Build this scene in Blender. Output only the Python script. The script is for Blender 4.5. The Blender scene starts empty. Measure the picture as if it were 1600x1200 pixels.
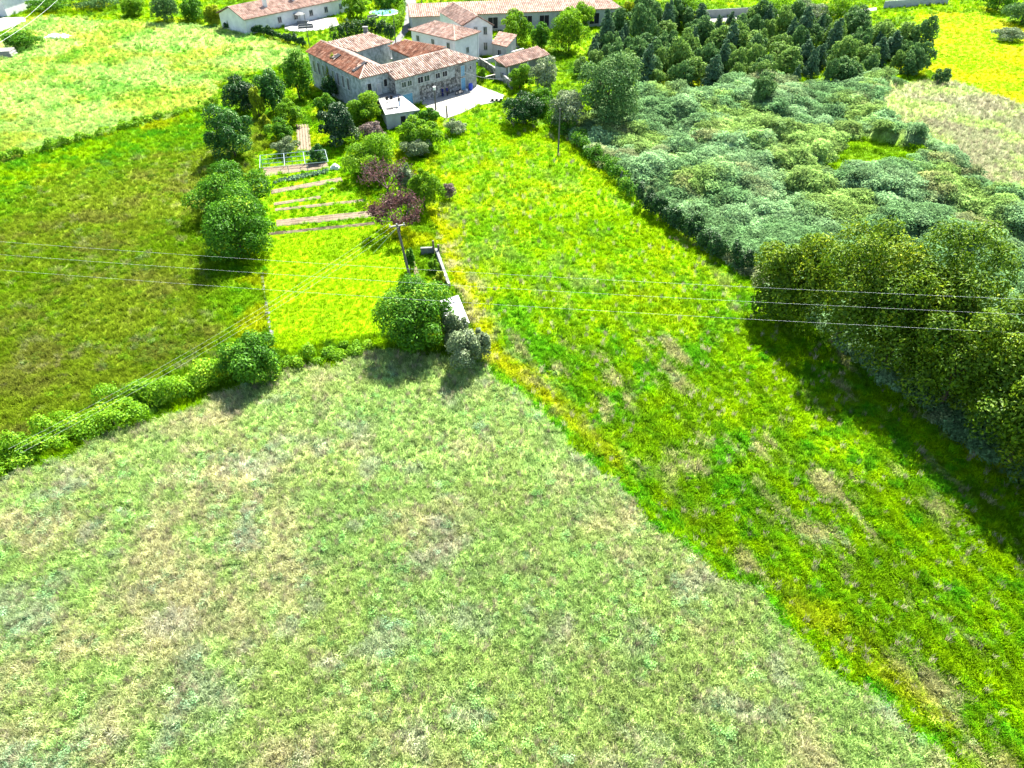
import bpy, math, random
import numpy as np
from mathutils import Vector

random.seed(7)
RNG = np.random.default_rng(11)
S = bpy.context.scene
COL = S.collection
R = math.radians

# ------------------------------------------------------------------ camera, sky, sun, exposure
CAM_H, PITCH, FPX = 44.0, R(39.5), 1100.0
cam = bpy.data.cameras.new('camera')
cam.sensor_width = 36.0
cam.lens = FPX / 1600.0 * 36.0
cam.clip_start, cam.clip_end = 0.5, 6000
camo = bpy.data.objects.new('camera', cam)
camo.location = (0, 0, CAM_H)
camo.rotation_euler = (R(90) - PITCH, 0, 0)
COL.objects.link(camo)
S.camera = camo

SUN_AZ, SUN_EL = R(72), R(50)          # azimuth counted from +x towards +y
w = bpy.data.worlds.new('World'); S.world = w; w.use_nodes = True
nt = w.node_tree
sky = nt.nodes.new('ShaderNodeTexSky'); sky.sky_type = 'NISHITA'; sky.sun_disc = False
sky.sun_elevation = SUN_EL
sky.sun_rotation = R(90) - SUN_AZ
bg = nt.nodes['Background']; bg.inputs[1].default_value = 0.075
nt.links.new(sky.outputs[0], bg.inputs[0])

sl = bpy.data.lights.new('sun', 'SUN'); sl.energy = 4.6; sl.angle = R(0.53); sl.color = (1.0, 0.955, 0.87)
so = bpy.data.objects.new('sun', sl)
sd = Vector((math.cos(SUN_AZ) * math.cos(SUN_EL), math.sin(SUN_AZ) * math.cos(SUN_EL), math.sin(SUN_EL)))
so.rotation_euler = sd.to_track_quat('Z', 'Y').to_euler()
so.location = sd * 200
COL.objects.link(so)

S.view_settings.view_transform = 'Standard'
S.view_settings.look = 'None'
S.view_settings.gamma = 1.0
S.view_settings.exposure = 2.55
S.render.engine = 'CYCLES'
S.cycles.max_bounces = 4
S.cycles.transparent_max_bounces = 4

# ------------------------------------------------------------------ survey: sight lines of the photograph met with level planes
CP, SP = math.cos(PITCH), math.sin(PITCH)
def G(x, y, z=0.0):
    u = (x - 800) / FPX; v = (600 - y) / FPX
    dy = CP + v * SP; dz = -SP + v * CP
    t = (z - CAM_H) / dz
    return (u * t, dy * t)
def G3(x, y, z=0.0):
    a = G(x, y, z); return Vector((a[0], a[1], z))
def zat(X, Y, ytop):
    k = (600 - ytop) / FPX
    d = (Y * SP - k * Y * CP) / (k * SP + CP)
    return CAM_H - d
def scale_at(y):
    return 100.0 / G(900, y)[0]
def W(poly, z=0.0):
    return [G(x, y, z) for x, y in poly]

# ------------------------------------------------------------------ numpy noise
def _h(ix, iy, seed):
    n = (ix.astype(np.int64) * 374761393 + iy.astype(np.int64) * 668265263 + seed * 974711) & 0x7fffffff
    n = ((n ^ (n >> 13)) * 1274126177) & 0x7fffffff
    return ((n ^ (n >> 16)) & 0xffff) / 65535.0
def vnoise(x, y, seed=0):
    x = np.asarray(x, float); y = np.asarray(y, float)
    ix = np.floor(x); iy = np.floor(y); fx = x - ix; fy = y - iy
    fx = fx * fx * (3 - 2 * fx); fy = fy * fy * (3 - 2 * fy)
    a = _h(ix, iy, seed); b = _h(ix + 1, iy, seed); c = _h(ix, iy + 1, seed); d = _h(ix + 1, iy + 1, seed)
    return (a + (b - a) * fx) * (1 - fy) + (c + (d - c) * fx) * fy
def fbm(x, y, s, seed=0, o=4):
    t = 0; a = 0.5; n = 0
    x = np.asarray(x) / s; y = np.asarray(y) / s
    for i in range(o):
        t = t + a * vnoise(x + 17.3 * i, y - 9.1 * i, seed + i); n += a; a *= 0.55; x = x * 2.03; y = y * 2.03
    return t / n
def sstep(a, b, x):
    t = np.clip((x - a) / (b - a), 0, 1); return t * t * (3 - 2 * t)
def inpoly(x, y, poly):
    x = np.asarray(x); y = np.asarray(y)
    r = np.zeros(x.shape, bool); n = len(poly)
    for i in range(n):
        x1, y1 = poly[i]; x2, y2 = poly[(i + 1) % n]
        if y1 == y2: continue
        c = ((y1 > y) != (y2 > y)) & (x < (x2 - x1) * (y - y1) / (y2 - y1) + x1)
        r ^= c
    return r
def segdist(x, y, pts):
    d = np.full(np.shape(x), 1e9)
    for (x1, y1), (x2, y2) in zip(pts[:-1], pts[1:]):
        L = (x2 - x1) ** 2 + (y2 - y1) ** 2
        t = np.clip(((x - x1) * (x2 - x1) + (y - y1) * (y2 - y1)) / L, 0, 1)
        d = np.minimum(d, np.hypot(x - x1 - t * (x2 - x1), y - y1 - t * (y2 - y1)))
    return d

# ------------------------------------------------------------------ materials
MATS = {}
def newmat(name):
    m = bpy.data.materials.new(name); m.use_nodes = True
    m.node_tree.nodes.clear(); MATS[name] = m
    return m, m.node_tree.nodes, m.node_tree.links
def N(ns, t, **kw):
    n = ns.new(t)
    for k, v in kw.items(): setattr(n, k, v)
    return n
def solid(name, col, rough=0.85, var=0.25, scale=3.0, bump=0.0, col2=None, metal=0.0, spec=0.3):
    m, ns, lk = newmat(name)
    out = N(ns, 'ShaderNodeOutputMaterial'); b = N(ns, 'ShaderNodeBsdfPrincipled')
    b.inputs['Roughness'].default_value = rough; b.inputs['Metallic'].default_value = metal
    b.inputs['Specular IOR Level'].default_value = spec
    g = N(ns, 'ShaderNodeNewGeometry')
    no = N(ns, 'ShaderNodeTexNoise'); no.inputs['Scale'].default_value = scale; no.inputs['Detail'].default_value = 6
    no.inputs['Roughness'].default_value = 0.65
    lk.new(g.outputs['Position'], no.inputs['Vector'])
    cr = N(ns, 'ShaderNodeValToRGB')
    c2 = col2 or tuple(c * (1 - var) for c in col)
    cr.color_ramp.elements[0].position = 0.32; cr.color_ramp.elements[1].position = 0.68
    cr.color_ramp.elements[0].color = (*c2, 1); cr.color_ramp.elements[1].color = (*col, 1)
    lk.new(no.outputs['Fac'], cr.inputs['Fac']); lk.new(cr.outputs['Color'], b.inputs['Base Color'])
    if bump:
        bp = N(ns, 'ShaderNodeBump'); bp.inputs['Strength'].default_value = bump; bp.inputs['Distance'].default_value = 0.05
        lk.new(no.outputs['Fac'], bp.inputs['Height']); lk.new(bp.outputs['Normal'], b.inputs['Normal'])
    lk.new(b.outputs[0], out.inputs[0])
    return m
def leafmat(name, c1, c2, c3=None, trans=0.38, gloss=0.008, instancer=False, rough=0.45):
    """leaf: diffuse + light through the blade + a little sheen; colour varies leaf by leaf"""
    m, ns, lk = newmat(name)
    out = N(ns, 'ShaderNodeOutputMaterial')
    at = N(ns, 'ShaderNodeAttribute', attribute_name='tint')
    cr = N(ns, 'ShaderNodeValToRGB'); e = cr.color_ramp.elements
    e[0].color = (*c1, 1); e[1].color = (*c2, 1); e[1].position = 0.75
    if c3: n3 = e.new(1.0); n3.color = (*c3, 1)
    if instancer:
        ai = N(ns, 'ShaderNodeAttribute', attribute_name='col', attribute_type='INSTANCER')
        mul = N(ns, 'ShaderNodeMix', data_type='RGBA', blend_type='MULTIPLY'); mul.inputs[0].default_value = 1
        lk.new(ai.outputs['Color'], mul.inputs[6]); lk.new(cr.outputs['Color'], mul.inputs[7]); colr = mul.outputs[2]
    else:
        colr = cr.outputs['Color']
    lk.new(at.outputs['Fac'], cr.inputs['Fac'])
    d = N(ns, 'ShaderNodeBsdfDiffuse'); t = N(ns, 'ShaderNodeBsdfTranslucent'); gl = N(ns, 'ShaderNodeBsdfGlossy')
    gl.inputs['Roughness'].default_value = rough
    gl.inputs['Color'].default_value = (0.9, 0.95, 0.85, 1)
    lk.new(colr, d.inputs[0]); lk.new(colr, t.inputs[0])
    m1 = N(ns, 'ShaderNodeMixShader'); m1.inputs[0].default_value = trans
    lk.new(d.outputs[0], m1.inputs[1]); lk.new(t.outputs[0], m1.inputs[2])
    m2 = N(ns, 'ShaderNodeMixShader'); m2.inputs[0].default_value = gloss
    lk.new(m1.outputs[0], m2.inputs[1]); lk.new(gl.outputs[0], m2.inputs[2])
    lk.new(m2.outputs[0], out.inputs[0])
    return m

M = {}
M['wall_white'] = solid('whitewash', (0.55, 0.55, 0.52), var=0.3, scale=0.9, bump=0.2, col2=(0.36, 0.37, 0.35))
M['wall_old'] = solid('stained_plaster', (0.40, 0.42, 0.41), scale=1.3, bump=0.3, col2=(0.12, 0.14, 0.135))
M['wall_clean'] = solid('white_render', (0.60, 0.595, 0.57), var=0.25, scale=0.6)
M['wall_grey'] = solid('grey_render', (0.36, 0.36, 0.35), var=0.3, scale=0.8)
M['wood_door'] = solid('blue_paint', (0.16, 0.36, 0.50), var=0.4, scale=4)
M['dark'] = solid('painted_interior_dark', (0.012, 0.012, 0.014), var=0.2)  # near-black colour standing in for the shade inside openings
M['glass'] = solid('window_glass', (0.03, 0.04, 0.05), rough=0.1, var=0.1, spec=0.6)
M['frame'] = solid('window_frame', (0.45, 0.44, 0.40), var=0.2)
M['concrete'] = solid('yard_concrete', (0.31, 0.295, 0.255), scale=0.6, col2=(0.17, 0.165, 0.135), bump=0.15)
M['concrete_dark'] = solid('weathered_concrete', (0.17, 0.17, 0.165), scale=2.0, col2=(0.07, 0.075, 0.07), bump=0.3)
M['roofslab'] = solid('slab_white', (0.36, 0.355, 0.34), var=0.4, scale=1.4)
M['asphalt'] = solid('asphalt', (0.10, 0.10, 0.10), var=0.25, scale=2)
M['paving'] = solid('paving', (0.30, 0.285, 0.26), var=0.35, scale=1.5)
M['soil'] = solid('dry_soil', (0.19, 0.145, 0.09), scale=4, col2=(0.10, 0.075, 0.045), bump=0.5)
M['trunk'] = solid('bark', (0.10, 0.075, 0.055), scale=8, bump=0.5, var=0.5)
M['twig'] = solid('purple_twig', (0.15, 0.09, 0.095), scale=8, var=0.4)
M['polewood'] = solid('pole_wood', (0.12, 0.11, 0.10), scale=5, var=0.4)
M['wire'] = solid('wire_aluminium', (0.55, 0.56, 0.57), rough=0.6, var=0.05, metal=0.0)
M['steel'] = solid('galvanised_pipe', (0.20, 0.28, 0.28), rough=0.5, var=0.2)
M['blue'] = solid('blue_plastic', (0.02, 0.06, 0.42), rough=0.4, var=0.15)
M['navy'] = solid('navy_cloth', (0.02, 0.025, 0.14), var=0.3)
M['skin'] = solid('skin', (0.45, 0.27, 0.19), var=0.1)
M['hair'] = solid('hair', (0.03, 0.02, 0.015), var=0.2)
M['pale_cloth'] = solid('pale_cloth', (0.45, 0.52, 0.60), var=0.2)
M['black'] = solid('black_rubber', (0.015, 0.015, 0.017), var=0.2, rough=0.6)
M['chrome'] = solid('bike_metal', (0.4, 0.4, 0.42), rough=0.3, metal=0.8)
M['whitep'] = solid('white_plastic', (0.6, 0.6, 0.58), var=0.2)
M['shed_roof'] = solid('fibre_cement', (0.42, 0.40, 0.42), var=0.25, scale=2.5)
M['timber'] = solid('old_timber', (0.16, 0.12, 0.09), scale=6, var=0.5)
M['pool'] = solid('pool_water', (0.16, 0.42, 0.52), rough=0.08, var=0.1)
M['sunshade'] = solid('sunshade', (0.7, 0.62, 0.5), var=0.1)

def stone_mat():
    m, ns, lk = newmat('stone_masonry')
    out = N(ns, 'ShaderNodeOutputMaterial'); b = N(ns, 'ShaderNodeBsdfPrincipled'); b.inputs['Roughness'].default_value = 0.9
    g = N(ns, 'ShaderNodeNewGeometry'); v = N(ns, 'ShaderNodeTexVoronoi'); v.inputs['Scale'].default_value = 2.3
    v2 = N(ns, 'ShaderNodeTexVoronoi', feature='DISTANCE_TO_EDGE'); v2.inputs['Scale'].default_value = 2.3
    lk.new(g.outputs['Position'], v.inputs['Vector']); lk.new(g.outputs['Position'], v2.inputs['Vector'])
    bw = N(ns, 'ShaderNodeRGBToBW'); lk.new(v.outputs['Color'], bw.inputs[0])
    cr = N(ns, 'ShaderNodeValToRGB'); e = cr.color_ramp.elements
    e[0].color = (0.075, 0.074, 0.066, 1); e[1].color = (0.34, 0.33, 0.30, 1); e[0].position = 0.2; e[1].position = 0.8
    lk.new(bw.outputs[0], cr.inputs['Fac'])
    cr2 = N(ns, 'ShaderNodeValToRGB'); f = cr2.color_ramp.elements
    f[0].color = (0.3, 0.3, 0.28, 1); f[1].color = (1, 1, 1, 1); f[1].position = 0.1
    lk.new(v2.outputs['Distance'], cr2.inputs['Fac'])
    mx = N(ns, 'ShaderNodeMix', data_type='RGBA', blend_type='MULTIPLY'); mx.inputs[0].default_value = 1
    lk.new(cr.outputs[0], mx.inputs[6]); lk.new(cr2.outputs[0], mx.inputs[7]); lk.new(mx.outputs[2], b.inputs['Base Color'])
    bp = N(ns, 'ShaderNodeBump'); bp.inputs['Distance'].default_value = 0.06; lk.new(cr2.outputs[0], bp.inputs['Height'])
    lk.new(bp.outputs[0], b.inputs['Normal']); lk.new(b.outputs[0], out.inputs[0])
    return m
M['stone'] = stone_mat()
M['wall_patchy'] = solid('patchy_lime_plaster', (0.36, 0.38, 0.36), scale=1.6, col2=(0.12, 0.13, 0.125), bump=0.4)

def tile_mat(name, a, b_, c):
    """clay tiles: colour per tile from a stored random value, lichen and soot in patches"""
    m, ns, lk = newmat(name)
    out = N(ns, 'ShaderNodeOutputMaterial'); b = N(ns, 'ShaderNodeBsdfPrincipled'); b.inputs['Roughness'].default_value = 0.85
    b.inputs['Specular IOR Level'].default_value = 0.2
    at = N(ns, 'ShaderNodeAttribute', attribute_name='tint')
    cr = N(ns, 'ShaderNodeValToRGB'); e = cr.color_ramp.elements
    e[0].color = (*a, 1); e[1].color = (*b_, 1); k = e.new(0.5); k.color = (*c, 1)
    lk.new(at.outputs['Fac'], cr.inputs['Fac'])
    g = N(ns, 'ShaderNodeNewGeometry'); no = N(ns, 'ShaderNodeTexNoise'); no.inputs['Scale'].default_value = 0.8; no.inputs['Detail'].default_value = 5
    lk.new(g.outputs['Position'], no.inputs['Vector'])
    c2 = N(ns, 'ShaderNodeValToRGB'); f = c2.color_ramp.elements
    f[0].position = 0.36; f[0].color = (0.42, 0.40, 0.40, 1); f[1].position = 0.6; f[1].color = (1, 1, 1, 1)
    lk.new(no.outputs['Fac'], c2.inputs['Fac'])
    mx = N(ns, 'ShaderNodeMix', data_type='RGBA', blend_type='MULTIPLY'); mx.inputs[0].default_value = 0.8
    lk.new(cr.outputs[0], mx.inputs[6]); lk.new(c2.outputs[0], mx.inputs[7]); lk.new(mx.outputs[2], b.inputs['Base Color'])
    lk.new(b.outputs[0], out.inputs[0])
    return m
M['tile_pale'] = tile_mat('pale_clay_tile', (0.14, 0.07, 0.045), (0.52, 0.42, 0.35), (0.40, 0.285, 0.215))
M['tile_red'] = tile_mat('red_clay_tile', (0.13, 0.045, 0.022), (0.42, 0.24, 0.15), (0.28, 0.115, 0.06))
M['tile_far'] = tile_mat('far_clay_tile', (0.22, 0.12, 0.08), (0.44, 0.32, 0.25), (0.37, 0.24, 0.18))

# ------------------------------------------------------------------ object helpers
def tag(o, label=None, cat=None, group=None, kind=None):
    if label: o['label'] = label
    if cat: o['category'] = cat
    if group: o['group'] = group
    if kind: o['kind'] = kind
    return o
def thing(name, label, cat, loc=(0, 0, 0), group=None, rz=0.0):
    o = bpy.data.objects.new(name, None); o.empty_display_size = 0.3
    o.location = loc; o.rotation_euler = (0, 0, rz); COL.objects.link(o)
    return tag(o, label, cat, group)
def link(name, me, mat, parent=None, world=False):
    o = bpy.data.objects.new(name, me)
    if mat and not me.materials: me.materials.append(mat)
    COL.objects.link(o)
    if parent:
        o.parent = parent
        if world and parent.type == 'EMPTY': o.location = -parent.location
    return o
class MB:
    def __init__(s): s.v = []; s.f = []; s.t = []
    def poly(s, pts, tint=0.5):
        n = len(s.v); s.v += [tuple(p) for p in pts]; s.f.append(tuple(range(n, n + len(pts)))); s.t += [tint] * len(pts); return s
    def hexa(s, p, tint=0.5):           # 4 bottom, 4 top
        n = len(s.v); s.v += [tuple(q) for q in p]; s.t += [tint] * 8
        for f in ((3, 2, 1, 0), (4, 5, 6, 7), (0, 1, 5, 4), (1, 2, 6, 5), (2, 3, 7, 6), (3, 0, 4, 7)): s.f.append(tuple(n + i for i in f))
        return s
    def obox(s, o, a, b, c):            # centre of base o, full vectors a, b, c(up)
        o = Vector(o); a = Vector(a) / 2; b = Vector(b) / 2; c = Vector(c)
        q = [o - a - b, o + a - b, o + a + b, o - a + b]
        return s.hexa(q + [k + c for k in q])
    def box(s, x, y, z, dx, dy, dz): return s.obox((x, y, z), (dx, 0, 0), (0, dy, 0), (0, 0, dz))
    def prism(s, pts, z0, z1):
        n = len(s.v); k = len(pts)
        zz0 = z0 if hasattr(z0, '__len__') else [z0] * k; zz1 = z1 if hasattr(z1, '__len__') else [z1] * k
        s.v += [(p[0], p[1], zz0[i]) for i, p in enumerate(pts)] + [(p[0], p[1], zz1[i]) for i, p in enumerate(pts)]
        s.t += [0.5] * (2 * k)
        s.f.append(tuple(range(n + k - 1, n - 1, -1))); s.f.append(tuple(range(n + k, n + 2 * k)))
        for i in range(k):
            j = (i + 1) % k; s.f.append((n + i, n + j, n + k + j, n + k + i))
        return s
    def tube(s, p0, p1, r0, r1=None, k=6):
        r1 = r0 if r1 is None else r1
        p0 = Vector(p0); p1 = Vector(p1); d = (p1 - p0)
        if d.length < 1e-6: return s
        d.normalize(); a = d.orthogonal().normalized(); b = d.cross(a)
        n = len(s.v)
        for p, r in ((p0, r0), (p1, r1)):
            for i in range(k):
                an = 2 * math.pi * i / k; s.v.append(tuple(p + a * (r * math.cos(an)) + b * (r * math.sin(an)))); s.t.append(0.5)
        for i in range(k):
            j = (i + 1) % k; s.f.append((n + i, n + j, n + k + j, n + k + i))
        s.f.append(tuple(range(n + k - 1, n - 1, -1))); s.f.append(tuple(range(n + k, n + 2 * k)))
        return s
    def mesh(s, name):
        me = bpy.data.meshes.new(name); me.from_pydata(s.v, [], s.f); me.update()
        a = me.attributes.new('tint', 'FLOAT', 'POINT'); a.data.foreach_set('value', np.array(s.t, np.float32))
        return me
    def build(s, name, mat, parent=None, world=True): return link(name, s.mesh(name), mat, parent, world)
def struct(name, mb, mat):
    o = mb.build(name, mat); o['kind'] = 'structure'; return o

def tri_mesh(name, V, F, tint):
    me = bpy.data.meshes.new(name)
    V = np.asarray(V, np.float32); F = np.asarray(F, np.int32)
    me.vertices.add(len(V)); me.vertices.foreach_set('co', V.ravel())
    k = F.shape[1]
    me.loops.add(F.size); me.loops.foreach_set('vertex_index', F.ravel())
    me.polygons.add(len(F)); me.polygons.foreach_set('loop_start', np.arange(0, F.size, k, dtype=np.int32))
    try: me.polygons.foreach_set('loop_total', np.full(len(F), k, np.int32))
    except Exception: pass
    a = me.attributes.new('tint', 'FLOAT', 'POINT'); a.data.foreach_set('value', np.asarray(tint, np.float32))
    me.update(calc_edges=True)
    return me

# ------------------------------------------------------------------ tiled roof planes
def tiled(mb, pts, step=0.46, course=0.6, rise=0.13, thick=0.10, rnd=random):
    """courses of half-round clay tiles laid over a sloping polygon, each lapping the one below"""
    P = [Vector(p) for p in pts]
    n = Vector((0, 0, 0))
    for i in range(len(P)): n += P[i].cross(P[(i + 1) % len(P)])
    n.normalize()
    if n.z < 0: n = -n
    h = n.cross(Vector((0, 0, 1))).normalized(); s = n.cross(h).normalized()
    if s.z > 0: s = -s
    o = P[0]
    q = [((p - o).dot(h), (p - o).dot(s)) for p in P]
    # deck
    lo = [p - n * thick for p in P]; k = len(P); b = len(mb.v)
    mb.v += [tuple(p) for p in P] + [tuple(p) for p in lo]; mb.t += [0.0] * (2 * k)
    top = tuple(range(b, b + k)); bot = tuple(range(b + 2 * k - 1, b + k - 1, -1))
    mb.f += [top, bot]
    for i in range(k): j = (i + 1) % k; mb.f.append((b + i, b + k + i, b + k + j, b + j))
    a0 = min(c[0] for c in q); a1 = max(c[0] for c in q)
    x = a0 + step / 2
    while x < a1:
        ts = []
        for i in range(k):
            (u1, v1), (u2, v2) = q[i], q[(i + 1) % k]
            if (u1 <= x < u2) or (u2 <= x < u1): ts.append(v1 + (v2 - v1) * (x - u1) / (u2 - u1))
        ts.sort()
        if len(ts) >= 2:
            t0, t1 = ts[0], ts[-1]
            m = max(1, int(round((t1 - t0) / course))); dl = (t1 - t0) / m
            ct = rnd.random() * 0.3
            for i in range(m):
                ta = t0 + i * dl; tb = ta + dl * 1.06; tint = min(1, max(0, ct + rnd.random() * 0.75))
                jx = rnd.uniform(-0.02, 0.02); lift = rnd.uniform(0, 0.012)
                hw = step * 0.33
                nb = len(mb.v)
                for tt, up in ((ta, 0.0), (tb, 0.022 + lift)):
                    c = o + h * (x + jx) + s * tt
                    mb.v += [tuple(c - h * hw + n * (0.004 + up * .3)), tuple(c - h * hw * .55 + n * (rise * .85 + up)), tuple(c + h * hw * .55 + n * (rise * .85 + up)), tuple(c + h * hw + n * (0.004 + up * .3))]
                    mb.t += [tint] * 4
                for jj in range(3): mb.f.append((nb + jj, nb + jj + 1, nb + 5 + jj, nb + 4 + jj))
                mb.f.append((nb + 4, nb + 5, nb + 6, nb + 7))
        x += step
    return mb
def ridge_caps(mb, a, b, r=0.14, L=0.42):
    a = Vector(a); b = Vector(b); d = b - a; m = max(1, int(d.length / L)); u = d / m
    for i in range(m):
        p = a + u * i; q = p + u * 1.05
        n0 = len(mb.v); mb.tube(p + Vector((0, 0, .02)), q + Vector((0, 0, .045)), r, r * 1.05, 6)
        t = 0.45 + random.random() * 0.55
        for i2 in range(n0, len(mb.v)): mb.t[i2] = t
    return mb

# ------------------------------------------------------------------ openings
def opening(parent, p, along, w_, h_, kind='window', out=None, mat=None, bars=True):
    """p: centre of the sill on the wall face; along: unit vector on the wall; out: outward normal"""
    p = Vector(p); a = Vector(along).normalized(); o = Vector(out).normalized(); z = Vector((0, 0, 1))
    f = MB(); t = 0.09
    for sx in (-1, 1): f.obox(p + a * sx * (w_ / 2 - t / 2) + o * 0.03, a * t, o * 0.12, z * h_)
    f.obox(p + o * 0.03 + z * (h_ - t), a * (w_ - 2 * t), o * 0.12, z * t)
    f.obox(p + o * 0.05 - z * 0.06, a * (w_ + 0.2), o * 0.2, z * 0.08)
    if bars and w_ > 0.8: f.obox(p + o * 0.025 + z * 0.03, a * 0.06, o * 0.08, z * (h_ - t - .03))
    fr = f.build(kind, M['frame'], parent)
    pn = MB(); pn.obox(p + o * 0.012 + z * 0.025, a * (w_ - 2 * t - .004), o * 0.03, z * (h_ - t - .03))
    nm = 'pane' if kind == 'window' else 'leaf'
    pn.build(nm, mat or M['glass'], fr)
    return fr

# ------------------------------------------------------------------ zones of the land (polygons surveyed from the photograph)
Z_LEFT = W([(-500, 400), (0, 255), (330, 165), (420, 165), (415, 260), (413, 370), (418, 530), (345, 600), (0, 745), (-500, 960)])
Z_LAWN = W([(412, 366), (588, 350), (640, 395), (655, 455), (600, 520), (440, 545), (420, 530)])
Z_VEG = W([(400, 240), (530, 230), (560, 290), (590, 352), (412, 370), (405, 300)])
Z_RIGHT = W([(690, 190), (760, 170), (860, 190), (1000, 320), (1170, 430), (1600, 770), (2300, 1330), (1500, 1290), (1510, 1200), (1000, 800), (840, 640), (745, 570), (720, 470), (665, 330), (680, 250)])
Z_FORE = W([(-900, 1290), (-500, 960), (0, 755), (420, 585), (600, 550), (745, 570), (840, 640), (1000, 800), (1510, 1200), (1600, 1290)])
Z_UL = W([(-500, 400), (0, 255), (330, 165), (480, 90), (470, 75), (350, 42), (60, 25), (0, 60), (-400, 140)])
Z_SCRUB = W([(880, 205), (960, 160), (1150, 140), (1330, 130), (1420, 130), (1700, 300), (1900, 600), (1900, 900), (1600, 760), (1170, 425), (1000, 310)])
Z_DRY = W([(1370, 140), (1480, 120), (1700, 190), (1800, 330), (1600, 330), (1480, 250), (1380, 190)])
Z_BRIGHT = W([(1370, 60), (1440, 22), (1540, 18), (1660, 70), (1800, 200), (1600, 165), (1470, 120)])
Z_GLADE = W([(1270, 270), (1330, 215), (1440, 230), (1470, 260), (1370, 280), (1300, 285)])
Z_GARDEN = W([(345, 130), (480, 90), (560, 150), (660, 190), (690, 250), (660, 330), (590, 350), (530, 230), (400, 240), (415, 200), (330, 170)])
Z_NOGRASS = []
HOUSE_CENTER = (-22, 146)

BRIGHT = np.array((0.245, 0.425, 0.002)); YELLOW = np.array((0.42, 0.46, 0.003)); LUSH = np.array((0.055, 0.24, 0.006))
OLIVE = np.array((0.115, 0.165, 0.008)); STRAW = np.array((0.46, 0.41, 0.20)); PALE = np.array((0.38, 0.50, 0.15))
BROWN = np.array((0.17, 0.15, 0.040)); MID = np.array((0.13, 0.275, 0.004)); DARKG = np.array((0.035, 0.125, 0.008)); SCRUBC = np.array((0.32, 0.48, 0.23))

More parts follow.
